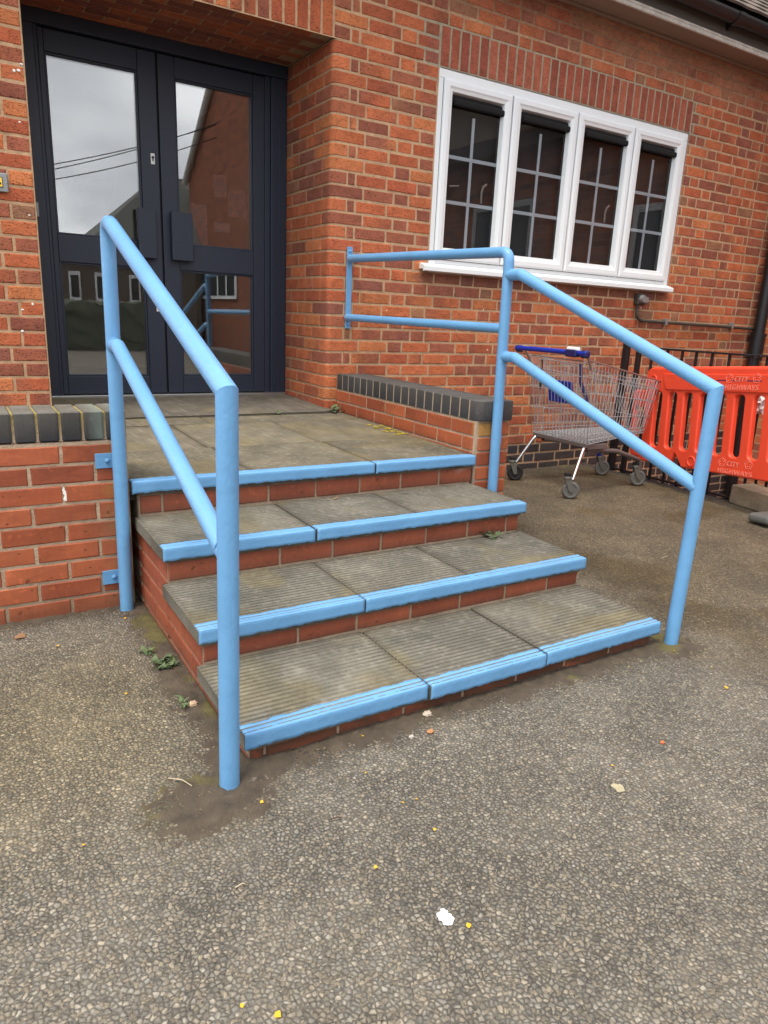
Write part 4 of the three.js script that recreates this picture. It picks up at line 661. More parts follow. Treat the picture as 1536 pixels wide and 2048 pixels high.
    for (let i = 0; i < js.length - 1; i++) {
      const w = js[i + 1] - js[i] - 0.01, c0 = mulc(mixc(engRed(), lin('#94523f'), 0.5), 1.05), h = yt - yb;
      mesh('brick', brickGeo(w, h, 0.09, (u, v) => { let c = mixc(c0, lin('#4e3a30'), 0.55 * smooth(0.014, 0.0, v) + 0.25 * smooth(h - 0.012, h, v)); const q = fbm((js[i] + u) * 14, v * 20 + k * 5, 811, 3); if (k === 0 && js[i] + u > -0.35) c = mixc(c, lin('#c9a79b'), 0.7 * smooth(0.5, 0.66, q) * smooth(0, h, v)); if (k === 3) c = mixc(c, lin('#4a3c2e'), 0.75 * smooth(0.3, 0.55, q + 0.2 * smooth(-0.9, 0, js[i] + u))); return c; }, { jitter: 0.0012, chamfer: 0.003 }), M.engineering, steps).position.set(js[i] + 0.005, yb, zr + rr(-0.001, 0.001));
    }
    mesh('mortar_bed', tint(new THREE.BoxGeometry(x1 - x0 + 0.004, 0.018, 0.05, 120, 1, 1).translate((x0 + x1) / 2, STEP.y[k] - TH - 0.006, zr - 0.023), (u, v) => mulc(lin('#8b8070'), 0.35 + 0.8 * fbm(u * 30, v * 60, 821, 3))), M.mortar, steps);
  });
  // side bricks on the left, running back from each step
  const xs = STEP.xl + 0.022;
  const bandTop = [-0.284, -0.3575, -0.4305, -0.504, -0.578], front = [1.926, 1.926, 2.322, 2.322, 2.718];
  for (let r = 0; r < 5; r++) {
    const zEnd = r < 2 ? 1.926 : r < 4 ? 2.322 : 2.718, y1 = bandTop[r], y0 = Math.max(y1 - 0.0655, GY - 0.03); let z = zEnd - (r % 2 ? 0.0 : 0);
    const first = r % 2 ? 0.1075 : 0.215; let w0 = first;
    while (z > 1.4) { const za = Math.max(z - w0, 1.38), w = za === z ? 0 : z - za - 0.009; if (w > 0.03) { const c0 = mulc(mixc(engRed(), lin('#8c4a3c'), 0.35), 0.95); const m = mesh('brick', brickGeo(w, y1 - y0, 0.085, (u, v) => mixc(c0, lin('#5a4434'), 0.5 * smooth(-0.52, -0.6, y0 + v)), { jitter: 0.0008, chamfer: 0.003 }), M.engineering, steps); m.position.set(xs - 0.0015, y0, za + 0.0045 - 0.003); m.rotation.y = -Math.PI / 2; } z -= w0; w0 = 0.225; }
  }
  { // lowest step: side bricks under its slab, and the core of the flight
    const mc = (x, y, z) => mulc(mortarLow, 0.6 + 0.4 * fbm(z * 6 + x * 5, y * 9, 831, 3));
    for (let k = 0; k < 4; k++) { const zb = k ? STEP.z[k - 1] - 0.06 : 1.0, y1 = STEP.y[k] - TH - 0.001; mesh('mortar', tint(new THREE.BoxGeometry(STEP.xr - STEP.xl - (k ? 0.05 : 0.03), y1 - GY + 0.05, STEP.z[k] - 0.0295 - zb, 40, 8, 8).translate((STEP.xr + STEP.xl) / 2 - 0.0005 + (k ? 0 : 0.006), (y1 + GY - 0.05) / 2, (STEP.z[k] - 0.0295 + zb) / 2), mc), M.mortar, steps); }
    mesh('mortar', tint(box2(STEP.xl + 0.03, STEP.xr, GY, -0.08, 0.0, 1.0, 0), mc), M.mortar, steps);
  }
  // landing slabs behind the front row, edging and threshold slab
  const rise = (z) => STEP.y[0] + (STEP.z[0] - z) * 0.018;
  const rows = [[0.362, 1.009, [-1.13, -0.54]], [0.13, 0.359, [-0.9]]];
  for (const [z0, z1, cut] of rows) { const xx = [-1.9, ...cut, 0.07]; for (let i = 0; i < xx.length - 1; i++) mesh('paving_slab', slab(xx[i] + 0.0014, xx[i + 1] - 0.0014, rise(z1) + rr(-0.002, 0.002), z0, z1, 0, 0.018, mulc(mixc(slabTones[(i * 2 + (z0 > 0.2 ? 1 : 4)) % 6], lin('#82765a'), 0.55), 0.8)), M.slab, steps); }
  mesh('threshold_slab', slab(OPL + 0.004, 0.03, -0.038, ZD - 0.02, 0.125, 0, 0.03, mulc(lin('#756d60'), 0.85)), M.slab, steps);
  mesh('joint_fill', tint(box2(-1.9, 0.072, -0.16, -0.075, 0.0, 1.5, 0), lin('#4d4536')), M.mortar, steps);
  { // yellow lichen on the landing by the wall
    const l = []; for (let i = 0; i < 60; i++) { const g = new THREE.IcosahedronGeometry(0.004 + 0.007 * rnd(), 0); g.scale(1.4, 0.22, 1); const z = rr(0.6, 0.95), s = Math.pow(rnd(), 1.5); g.translate(0.06 - 0.09 * s - (z - 0.6) * 0.02, rise(z) + 0.002, z); l.push(tint(g, mixc(lichen, lin('#8f7a34'), rnd() * 0.6))); }
    const g = mesh('lichen', mergeGeometries(l), M.slab, steps, true);
  }
}

// ------------------------------------------------------------------ handrails
const R0 = 0.0255;
function bracket(parent, x, y, z, w, h) { const p = mesh('wall_bracket', box2(x - w / 2, x + w / 2, y - h / 2, y + h / 2, z - 0.003, z + 0.005, 0.001), M.blue, parent); const b = new THREE.SphereGeometry(0.0095, 10, 8); b.scale(1, 1, 0.7); b.translate(x + 0.0, y, z + 0.006); mesh('bolt', b, M.blue, p); return p; }
{
  const rail = thing('handrail', 'light blue tubular handrail on the left side of the steps', 'handrail');
  const fb = V(-1.649, GY - 0.03, 2.786), ft = V(-1.641, 0.405, 2.786), bb = V(-1.644, GY - 0.03, 1.558), bt = V(-1.638, 0.862, 1.558);
  const corner = bend(bb, bt, ft, 0.05, 7), dRail = ft.clone().sub(corner[7]).normalize(), dPost = ft.clone().sub(fb).normalize(), miter = dRail.clone().sub(dPost.clone()).normalize();
  const mit = dPost.clone().negate().add(dRail).normalize(); // plane that halves the angle between rail and post
  mesh('post', sweep([fb, ft], R0, 24, { endN: mit.clone().negate() }), M.blue, rail);
  mesh('top_rail', sweep([corner[7], ft], R0, 24, { endN: mit }), M.blue, rail);
  mesh('post', sweep([bb, ...corner], R0, 24), M.blue, rail);
  const l0 = V(-1.641, 0.435, 1.558), l1 = V(-1.641, 0.438, 1.645), l2 = V(-1.645, 0.028, 2.786);
  mesh('lower_rail', sweep([l0, ...bend(l0, l1, l2, 0.02, 3), l2], R0 * 0.97, 22), M.blue, rail);
  for (const [x, y, z] of [[-1.642, 0.036, 2.786 - 0.02], [-1.641, 0.437, 1.585]]) { const g = new THREE.TorusGeometry(R0 * 0.99, 0.0035, 6, 24); g.rotateX(y > 0.2 ? 0 : 0.33); g.translate(x, y + (y > 0.2 ? 0 : 0.008), z); mesh('weld', g, M.blue, rail); }
  bracket(rail, -1.678, 0.008, 1.514, 0.085, 0.056); bracket(rail, -1.678, -0.46, 1.514, 0.085, 0.056);
}
{
  const rail = thing('handrail', 'light blue tubular handrail on the right side, bolted to the building', 'handrail');
  const fb = V(0.129, GY - 0.03, 2.755), ft = V(0.147, 0.383, 2.755), bb = V(0.19, GY, 1.566), bt = V(0.164, 0.899, 1.566), w0 = V(0.15, 0.932, 0.012);
  const corner = bend(bb, bt, w0, 0.05, 7);
  mesh('post', sweep([bb, ...corner, w0], R0, 24), M.blue, rail);
  const s0 = V(0.166, 0.796, 1.566), s1 = V(0.164, 0.796, 1.66), dRail = ft.clone().sub(s1).normalize(), dPost = ft.clone().sub(fb).normalize(), mit = dRail.clone().sub(dPost).normalize();
  mesh('top_rail', sweep([s0, ...bend(s0, s1, ft, 0.02, 3), ft], R0, 24, { endN: mit }), M.blue, rail);
  mesh('post', sweep([fb, ft], R0, 24, { endN: mit.clone().negate() }), M.blue, rail);
  const l0 = V(0.176, 0.418, 1.566), l1 = V(0.174, 0.418, 1.66), l2 = V(0.138, 0.028, 2.755);
  mesh('lower_rail', sweep([l0, ...bend(l0, l1, l2, 0.02, 3), l2], R0 * 0.97, 22), M.blue, rail);
  mesh('middle_rail', sweep([V(0.141, 0.563, 0.012), V(0.172, 0.549, 1.566)], R0 * 0.9, 22), M.blue, rail);
  for (const [x, y, z] of [[0.166, 0.796, 1.594], [0.176, 0.418, 1.594]]) { const g = new THREE.TorusGeometry(R0 * 0.99, 0.0035, 6, 24); g.translate(x - 0.0005, y, z); mesh('weld', g, M.blue, rail); }
  const p = mesh('wall_plate', box2(0.128, 0.168, 0.492, 1.004, 0.003, 0.012, 0.002), M.blue, rail);
  for (const y of [0.977, 0.52]) { const b = new THREE.SphereGeometry(0.0095, 10, 8); b.scale(1, 1, 0.7); b.translate(0.148, y, 0.013); mesh('bolt', b, M.blue, p); }
  mesh('wall_bracket', box2(0.17, 0.235, -0.03, 0.03, 1.537, 1.545, 0.001), M.blue, rail);
}

// ------------------------------------------------------------------ shopping trolley
{
  const tr = thing('shopping_trolley', 'steel wire shopping trolley with blue handle standing by the window wall', 'shopping trolley', [1.9, GY, 0.6]);
  const ox = 1.9, oy = GY, oz = 0.6, L = (x, y, z) => V(x - ox, y - oy, z - oz);
  const top = [[1.5, 0.36, 0.298], [2.42, 0.203, 0.17]], bot = [[1.6, -0.215, 0.28], [2.33, -0.185, 0.155]];
  const at = (t, s, side) => { const a = [0, 1, 2].map((i) => top[0][i] + (top[1][i] - top[0][i]) * t), b = [0, 1, 2].map((i) => bot[0][i] + (bot[1][i] - bot[0][i]) * t), c = [0, 1, 2].map((i) => b[i] + (a[i] - b[i]) * s); return L(c[0], c[1], 0.6 + side * c[2]); };
  for (const s of [-1, 1]) {
    const l = []; for (let i = 0; i <= 24; i++) l.push([at(i / 24, 0, s), at(i / 24, 1, s)]); for (const v of [0.12, 0.33, 0.62, 0.86]) l.push([at(0, v, s), at(1, v, s)]);
    mesh('side_panel', wires(l), M.wire, tr);
    mesh('rim', wires([[at(0, 1, s), at(1, 1, s)]], 0.005, 7), M.steel, tr);
  }
  { const l = []; for (let i = 0; i <= 11; i++) { const k = -1 + 2 * i / 11; l.push([at(1, 0, k), at(1, 1, k)]); } for (const v of [0.05, 0.3, 0.6, 0.85, 1]) l.push([at(1, v, -1), at(1, v, 1)]); mesh('front_panel', wires(l), M.wire, tr); }
  { const l = []; for (let i = 0; i <= 18; i++) { const k = -1 + 2 * i / 18; l.push([at(0, 0, k), at(0, 0.98, k)]); } for (const v of [0.02, 0.35, 0.6, 0.8, 0.98]) l.push([at(0, v, -1), at(0, v, 1)]); mesh('rear_gate', wires(l), M.wire, tr); }
  { const l = []; for (let i = 0; i <= 16; i++) { const k = -1 + 2 * i / 16; l.push([at(0, 0, k), at(1, 0, k)]); } for (let i = 0; i <= 16; i++) l.push([at(i / 16, 0, -1), at(i / 16, 0, 1)]); for (const v of [-1, 1]) l.push([at(0, 0.05, v), at(1, 0.05, v)]); mesh('basket_floor', wires(l, 0.0028), M.wire, tr); }
  { // folding child seat inside the gate
    const l = []; const q = (u, v, k) => L(1.56 + 0.2 * u, 0.33 - 0.36 * v, 0.6 + k * 0.27); for (let i = 0; i <= 14; i++) { const k = -1 + 2 * i / 14; l.push([q(0.1, 0, k), q(0.55, 1, k)]); } for (const v of [0, 0.5, 1]) l.push([q(0.1 + 0.45 * v, v, -1), q(0.1 + 0.45 * v, v, 1)]); mesh('seat_back', wires(l, 0.0023), M.wire, tr);
    const fl = box(0.012, 0.16, 0.24, 0, 0, 0, 0.005); fl.rotateZ(0.18); fl.translate(1.565 - ox, 0.12 - oy, 0.0); mesh('seat_flap', fl, M.trolleyBlue, tr);
    mesh('seat_strap', sweep([L(1.55, 0.33, 0.78), L(1.56, 0.2, 0.79), L(1.585, 0.1, 0.83), L(1.59, 0.02, 0.84)], 0.012, 8, { capStart: true, capEnd: true }), M.trolleyDark, tr); mesh('seat_strap', sweep([L(1.55, 0.33, 0.4), L(1.56, 0.12, 0.4)], 0.008, 6, { capStart: true, capEnd: true }), M.rubberBlack, tr);
  }
  const hx = 1.41, hy = 0.405, handle = mesh('handle', sweep([L(hx, hy, 0.27), L(hx, hy, 0.95)], 0.017, 14, { capStart: true, capEnd: true }), M.trolleyBlue, tr);
  for (const [a, b] of [[0.265, 0.31], [0.9, 0.955]]) { const g = new RoundedBoxGeometry(0.055, 0.05, b - a, 2, 0.016); g.translate(hx - ox + 0.012, hy - oy - 0.006, (a + b) / 2 - oz); mesh('grip_end', g, M.trolleyDark, handle); }
  { const g = new RoundedBoxGeometry(0.04, 0.03, 0.1, 2, 0.012); g.translate(hx - ox, hy - oy + 0.022, 0.83 - oz); mesh('coin_lock', g, M.white, handle); const g2 = new RoundedBoxGeometry(0.052, 0.05, 0.1, 2, 0.01); g2.translate(hx - ox - 0.002, hy - oy - 0.004, 0.83 - oz); mesh('coin_lock', g2, M.trolleyDark, handle); }
  for (const s of [-1, 1]) mesh('handle_arm', sweep([L(hx + 0.005, hy - 0.005, 0.6 + s * 0.3), L(1.47, 0.4, 0.6 + s * 0.3), L(1.53, 0.3, 0.6 + s * 0.297)], 0.008, 8), M.steel, tr);
  mesh('rear_bar', wires([[L(1.44, 0.36, 0.32), L(1.44, 0.355, 0.9)]], 0.004, 6), M.steel, tr);
  // rear legs, floor frame, front chassis
  for (const s of [-1, 1]) {
    const top0 = L(1.64, -0.235, 0.6 + s * 0.235), mid = L(1.6, -0.25, 0.6 + s * 0.25), foot = L(1.475, -0.455, 0.6 + s * 0.298);
    mesh('leg', sweep([L(1.85, -0.25, 0.6 + s * 0.2), top0, ...bend(top0, mid, foot, 0.05, 4), foot], 0.0125, 12), M.chrome, tr);
    const f0 = L(1.66, -0.262, 0.6 + s * 0.22), f1 = L(2.0, -0.3, 0.6 + s * 0.2), f2 = L(2.28, -0.385, 0.6 + s * 0.188), f3 = L(2.305, -0.46, 0.6 + s * 0.188);
    const g = sweep([f0, f1, ...bend(f1, f2, f3, 0.04, 4), f3], 0.017, 10); mesh('chassis_rail', g, M.chassis, tr);
  }
  mesh('floor_frame', merge([box2(1.6 - ox, 1.63 - ox, -0.245 - oy, -0.222 - oy, -0.27, 0.27, 0.004), box2(1.63 - ox, 1.83 - ox, -0.262 - oy, -0.225 - oy, 0.236, 0.256, 0.004), box2(1.63 - ox, 1.83 - ox, -0.262 - oy, -0.225 - oy, -0.256, -0.236, 0.004)]), M.chassis, tr);
  const castor = (x, z, ax, az, kind) => {
    const c = part('castor', tr), r = 0.062, wx = x, tyre = new THREE.TorusGeometry(r - 0.014, 0.0145, 12, 30); tyre.scale(1, 1, 1.0); tyre.rotateY(az); tyre.translate(wx - ox, r, z - oz);
    const hub = new THREE.CylinderGeometry(r - 0.018, r - 0.018, 0.022, 26); hub.rotateX(Math.PI / 2); hub.rotateY(az); hub.translate(wx - ox, r, z - oz); const cap = new THREE.CylinderGeometry(0.012, 0.012, 0.032, 16); cap.rotateX(Math.PI / 2); cap.rotateY(az); cap.translate(wx - ox, r, z - oz);
    mesh('tyre', tyre, kind === 'black' ? M.rubberBlack : M.rubber, c); mesh('wheel_hub', merge([hub, cap]), kind === 'black' ? M.rubberBlack : M.castor, c);
    const mkFork = (s) => { const f = new THREE.Shape([[-0.012, 0], [0.012, 0], [0.03, 0.085], [0.028, 0.098], [-0.024, 0.098]].map(([a, b]) => new THREE.Vector2(a + (b > 0.05 ? ax : 0), b))); const g = new THREE.ExtrudeGeometry(f, { depth: 0.003, bevelEnabled: false }); g.translate(0, r - 0.008, s * 0.02 - 0.0015); g.rotateY(az); g.translate(wx - ox, 0, z - oz); return g; };
    const head = new THREE.CylinderGeometry(0.027, 0.03, 0.012, 20); head.translate(wx - ox + ax * Math.cos(az), r + 0.094, z - oz - ax * Math.sin(az)); mesh('fork', merge([mkFork(1), mkFork(-1), head]), M.castor, c);
    const col = new THREE.CylinderGeometry(0.026, 0.026, 0.02, 20); col.translate(wx - ox + ax * Math.cos(az), r + 0.111, z - oz - ax * Math.sin(az)); mesh('collar', col, kind === 'blue' ? M.trolleyBlue : M.rubberBlack, c);
  };
  castor(1.483, 0.302, -0.03, -0.55, 'black'); castor(1.468, 0.898, -0.03, -0.6, ''); castor(2.315, 0.413, -0.03, -0.5, 'blue'); castor(2.295, 0.789, -0.03, -0.45, '');
  { // maker's lettering along the handle
    const font = await new FontLoader().loadAsync('fonts/droid/droid_sans_bold.typeface.json'); const g = new TextGeometry('TESCO', { font, size: 0.016, depth: 0.0008, curveSegments: 3 }); g.computeBoundingBox(); g.rotateX(-0.9); g.rotateY(-Math.PI / 2); g.translate(hx - ox - 0.0125, hy - oy + 0.007, 0.335 - oz); mesh('lettering', g, M.white, handle);
  }
}

// ------------------------------------------------------------------ railing, barriers, block
{
  const rl = thing('metal_railing', 'black painted railing guarding the light well behind the orange barrier', 'railing', [2.56, GY, 0.3]);
  const yT = 0.44 - GY;
  mesh('gate_post', box2(-0.022, 0.022, -0.1, yT + 0.02, -0.03, 0.02, 0.003), M.black, rl); mesh('gate_post', box2(-0.018, 0.018, -0.1, yT, 0.105, 0.137, 0.003), M.black, rl);
  mesh('top_bar', box2(-0.02, 0.02, yT - 0.012, yT + 0.002, 0.137, 1.1, 0.003), M.black, rl); mesh('bottom_bar', box2(-0.018, 0.018, 0.02, 0.034, 0.02, 1.1, 0.003), M.black, rl);
  const g = box2(-0.0085, 0.0085, -0.12, yT - 0.012, -0.0085, 0.0085, 0.002);
  for (const z of [0.25, 0.39, 0.52, 0.64, 0.77, 0.905, 1.07]) mesh('bar', g, M.black, rl).position.z = z;
  mesh('top_bar', box2(0.02, 2.1, yT - 0.012, yT + 0.002, 1.083, 1.115, 0.003), M.black, rl); for (let i = 1; i < 15; i++) { const m = mesh('bar', g, M.black, rl); m.position.set(i * 0.14, 0, 1.099); }
  mesh('latch', box2(-0.03, 0.02, 0.72, 0.75, 0.02, 0.1, 0.004), M.steel, rl);
}
let barrier;
{
  const O = V(2.451, -0.426, 0.65), U = V(-0.167, 0.0821, 0.9826).normalize(), Vv = V(0, 1, 0).addScaledVector(U, -U.y).normalize(), N = U.clone().cross(Vv); // N faces the viewer's side
  barrier = thing('plastic_barrier', 'bright orange plastic pedestrian barrier nearest the steps, with CITY HIGHWAYS lettering', 'barrier', O.toArray());
  barrier.quaternion.setFromRotationMatrix(new THREE.Matrix4().makeBasis(U, Vv, N));
  const LEN = 1.83, H = 0.716, sh = new THREE.Shape(), rh = (x0, y0, x1, y1, r) => { const p = new THREE.Path(); p.moveTo(x0 + r, y0); p.lineTo(x1 - r, y0); p.quadraticCurveTo(x1, y0, x1, y0 + r); p.lineTo(x1, y1 - r); p.quadraticCurveTo(x1, y1, x1 - r, y1); p.lineTo(x0 + r, y1); p.quadraticCurveTo(x0, y1, x0, y1 - r); p.lineTo(x0, y0 + r); p.quadraticCurveTo(x0, y0, x0 + r, y0); return p; };
  sh.moveTo(-0.01, 0); sh.lineTo(0.33, 0); sh.lineTo(0.365, 0.085); sh.quadraticCurveTo(0.375, 0.1, 0.388, 0.085); sh.lineTo(0.45, 0); sh.lineTo(LEN - 0.45, 0); sh.lineTo(LEN - 0.388, 0.085); sh.quadraticCurveTo(LEN - 0.375, 0.1, LEN - 0.365, 0.085); sh.lineTo(LEN - 0.33, 0); sh.lineTo(LEN + 0.01, 0);
  sh.lineTo(LEN + 0.02, H - 0.05); sh.quadraticCurveTo(LEN, H, LEN - 0.06, H); sh.lineTo(0.09, H); sh.quadraticCurveTo(0.03, H, 0.02, H - 0.05); sh.lineTo(0.018, 0.545); sh.lineTo(-0.085, 0.545); sh.quadraticCurveTo(-0.118, 0.545, -0.118, 0.51); sh.lineTo(-0.112, 0.1); sh.quadraticCurveTo(-0.11, 0.03, -0.06, 0.03); sh.lineTo(-0.01, 0.03);
  for (let i = 0; i < 11; i++) { const a = 0.12 + 0.1495 * i; sh.holes.push(rh(a, 0.125, a + 0.078, 0.54, 0.034)); } sh.holes.push(rh(-0.082, 0.1, 0.02, 0.42, 0.02));
  const g = new THREE.ExtrudeGeometry(sh, { depth: 0.018, bevelEnabled: true, bevelThickness: 0.014, bevelSize: 0.012, bevelOffset: -0.011, bevelSegments: 3, curveSegments: 6 }); g.translate(0, 0, -0.023); mesh('barrier_panel', g, M.orange, barrier);
  mesh('top_roll', sweep([V(0.08, H - 0.012, -0.012), V(LEN - 0.08, H - 0.012, -0.012)], 0.021, 12, { capStart: true, capEnd: true }), M.orange, barrier);
  const tp = new THREE.Shape(); tp.moveTo(0.255, 0.562); tp.lineTo(LEN - 0.255, 0.562); tp.quadraticCurveTo(LEN - 0.225, 0.575, LEN - 0.215, 0.64); tp.lineTo(LEN - 0.21, 0.668); tp.lineTo(0.21, 0.668); tp.lineTo(0.215, 0.64); tp.quadraticCurveTo(0.225, 0.575, 0.255, 0.562);
  const tg = new THREE.ExtrudeGeometry(tp, { depth: 0.005, bevelEnabled: true, bevelThickness: 0.006, bevelSize: 0.006, bevelSegments: 2 }); tg.translate(0, 0, 0.006); mesh('name_panel', tg, M.orange, barrier);
  const bp = rh(0, 0, 0, 0, 0); const ring = (u, v, r) => { const q = new THREE.TorusGeometry(r, 0.007, 8, 24); q.translate(u, v, 0.008); return q; };
  mesh('moulded_ring', merge([ring(0.544, 0.055, 0.033), ring(LEN - 0.544, 0.055, 0.033)]), M.orange, barrier);
  mesh('groove', merge([[0.709, 0.79], [0.828, 0.912], [0.95, 1.07]].map(([a, b]) => box2(a, b, 0.6285, 0.635, 0.0172, 0.0178, 0))), M.trolleyDark, barrier);
  const hp = mesh('end_recess', ring(0.1, 0.63, 0.03), M.orange, barrier); hp.visible = true;
  const bold = await new FontLoader().loadAsync('fonts/droid/droid_sans_bold.typeface.json');
  const word = (s, size, u0, u1, v, zz, slant) => { const q = new TextGeometry(s, { font: bold, size, depth: 0.0025, curveSegments: 3, bevelEnabled: false }); q.computeBoundingBox(); const bb = q.boundingBox, k = (u1 - u0) / (bb.max.x - bb.min.x); q.translate(-bb.min.x, -bb.min.y, 0); q.scale(k, size / (bb.max.y - bb.min.y), 1); const p = q.attributes.position; for (let i = 0; i < p.count; i++) p.setX(i, p.getX(i) + slant * p.getY(i)); q.computeVertexNormals(); q.translate(u0, v, zz); return q; };
  mesh('lettering', merge([word('CITY', 0.034, 0.855, 0.965, 0.626, 0.0172, 0.25), word('HIGHWAYS', 0.034, 0.785, 1.05, 0.572, 0.0172, 0.12)]), M.orangeFaded, barrier);
  mesh('lettering', merge([word('CITY', 0.034, 0.86, 0.96, 0.062, 0.0092, 0.1), word('HIGHWAYS', 0.03, 0.79, 1.07, 0.012, 0.0092, 0)]), M.orangeFaded, barrier);
  const penta = (u, v, zz) => { const l = []; for (let i = 0; i < 5; i++) { const a = (k) => Math.PI / 2 + k / 5 * Math.PI * 2; l.push(sweep([V(u + 0.032 * Math.cos(a(i)), v + 0.032 * Math.sin(a(i)), zz), V(u + 0.032 * Math.cos(a(i + 1)), v + 0.032 * Math.sin(a(i + 1)), zz)], 0.0022, 5)); const d = new THREE.SphereGeometry(0.004, 6, 4); d.translate(u + 0.016 * Math.cos(a(i)), v + 0.016 * Math.sin(a(i)), zz); l.push(d); } return merge(l); };
  mesh('emblem', merge([penta(0.816, 0.645, 0.0175), penta(1.032, 0.648, 0.0175), penta(0.82, 0.082, 0.009), penta(1.034, 0.09, 0.009)]), M.orangeFaded, barrier);
  mesh('foot', (() => { const q = new RoundedBoxGeometry(0.16, 0.06, 0.2, 3, 0.025); q.translate(1.25, -0.222, 0.03); return q; })(), M.rubber, barrier);
  mesh('foot_post', box2(1.24, 1.28, -0.2, 0.0, -0.022, 0.004, 0.004), M.orange, barrier);
  const b2 = barrier.clone(); b2.name = numbered('plastic_barrier'); scene.add(b2); b2.position.set(2.68, GY + 0.15, 1.6); b2.quaternion.setFromRotationMatrix(new THREE.Matrix4().makeBasis(V(0.06, 0, 1).normalize(), V(-0.0, 1, 0), V(1, 0, -0.06).normalize().negate()));
  tag(b2, 'second orange plastic barrier half hidden behind the slots of the nearest one', 'barrier');
}
{
  const q = new RoundedBoxGeometry(0.2, 0.135, 0.6, 3, 0.012), p = q.attributes.position; for (let i = 0; i < p.count; i++) { const x = p.getX(i), y = p.getY(i), z = p.getZ(i), n = fbm(x * 20 + 5, z * 20 + y * 15, 901, 3) - 0.5; p.setXYZ(i, x + n * 0.012, y + n * 0.012, z + n * 0.01); }
  q.computeVertexNormals(); const m = mesh('concrete_block', tint(q, (x, y, z) => mulc(lin('#a3967e'), 0.75 + 0.5 * fbm(x * 14 + z * 9, y * 18, 905, 3))), M.slab); m.position.set(2.545, GY + 0.066, 1.73); m.rotation.y = -0.2; tag(m, 'weathered concrete block lying on the tarmac under the orange barrier', 'block');
  const bag = new THREE.IcosahedronGeometry(0.055, 3), bp = bag.attributes.position; for (let i = 0; i < bp.count; i++) { const n = 0.6 + 0.8 * hash(Math.round(bp.getX(i) * 60), Math.round(bp.getY(i) * 60), Math.round(bp.getZ(i) * 60)); bp.setXYZ(i, bp.getX(i) * n, bp.getY(i) * n * 1.3, bp.getZ(i) * n); } bag.computeVertexNormals();
  const bm = mesh('plastic_bag', bag, std({ color: new THREE.Color('#cfc9c8'), roughness: 0.25 })); bm.position.set(2.58, 0.13, 1.47); tag(bm, 'crumpled clear plastic bag caught behind the orange barrier', 'plastic bag');
}

// ------------------------------------------------------------------ weeds, petals, litter
function leafGeo(l, w, curl) { const t = new Tris(), n = 5, P = (s, e) => [w * e * Math.sin(Math.PI * Math.pow(s, 0.75)) * (1 + 0.12 * Math.sin(s * 20)), l * (0.35 * s * (1 - s * curl)) , l * s]; for (let i = 0; i < n; i++) for (const e of [-1, 1]) { const a = i / n, b = (i + 1) / n, m0 = [0, P(a, 0)[1] - 0.06 * w, l * a], m1 = [0, P(b, 0)[1] - 0.06 * w, l * b], e0 = P(a, e), e1 = P(b, e); t.quad(m0, m1, e1, e0, [0, a], [0, b], [1, b], [1, a], [1, 1, 1]); } const g = t.geo(); g.deleteAttribute('color'); return g; }
const leafSet = [leafGeo(0.042, 0.011, 1.2), leafGeo(0.034, 0.0095, 0.8), leafGeo(0.05, 0.0105, 1.5)];
function weed(label, x, y, z, n, scale, mats, flat = 0) {
  const o = thing('weed', label, 'weed', [x, y, z], 'weeds in the paving joints');
  delete o.userData.group;
  for (let i = 0; i < n; i++) { const m = mesh('leaf', leafSet[i % 3], mats[i % mats.length], o); const s = scale * rr(0.6, 1.15); m.scale.setScalar(s); m.rotation.order = 'YXZ'; m.rotation.set(-rr(0.0, 0.9) + flat, i * 2.4 + rr(-0.4, 0.4), rr(-0.3, 0.3)); const cl = (i % 4) * 1.57; m.position.set(rr(-0.035, 0.035) * scale * (n > 20 ? 1.2 : 0.7), 0.003 * (i % 6) * scale, rr(-0.045, 0.045) * scale * (n > 20 ? 1.2 : 0.7)); }
  return o;
}
weed('green weed growing at the foot of the door reveal on the landing', 0.015, -0.045, -0.0 + 0.11, 18, 1.35, [M.leafDark, M.leaf], 0.1);
weed('tiny green weed in the joint by the door threshold', -0.40, -0.046, 0.13, 8, 0.8, [M.leafDark, M.leaf], 0.2);
weed('thin dark weed in the riser joint above the second tread', -0.13, STEP.y[2] + 0.002, 1.95, 14, 1.1, [M.leafDark], 0.2);
weed('leafy green weed on the tarmac beside the left step side', -1.632, GY, 2.09, 46, 0.78, [M.leaf, M.leaf, M.leafDark]);
weed('small green seedling on the tarmac left of the lower steps', -1.65, GY, 2.36, 9, 0.7, [M.leaf]);
weed('small sprig at the back of the weed beside the left step side', -1.66, GY, 1.98, 18, 0.6, [M.leafDark, M.leaf]);
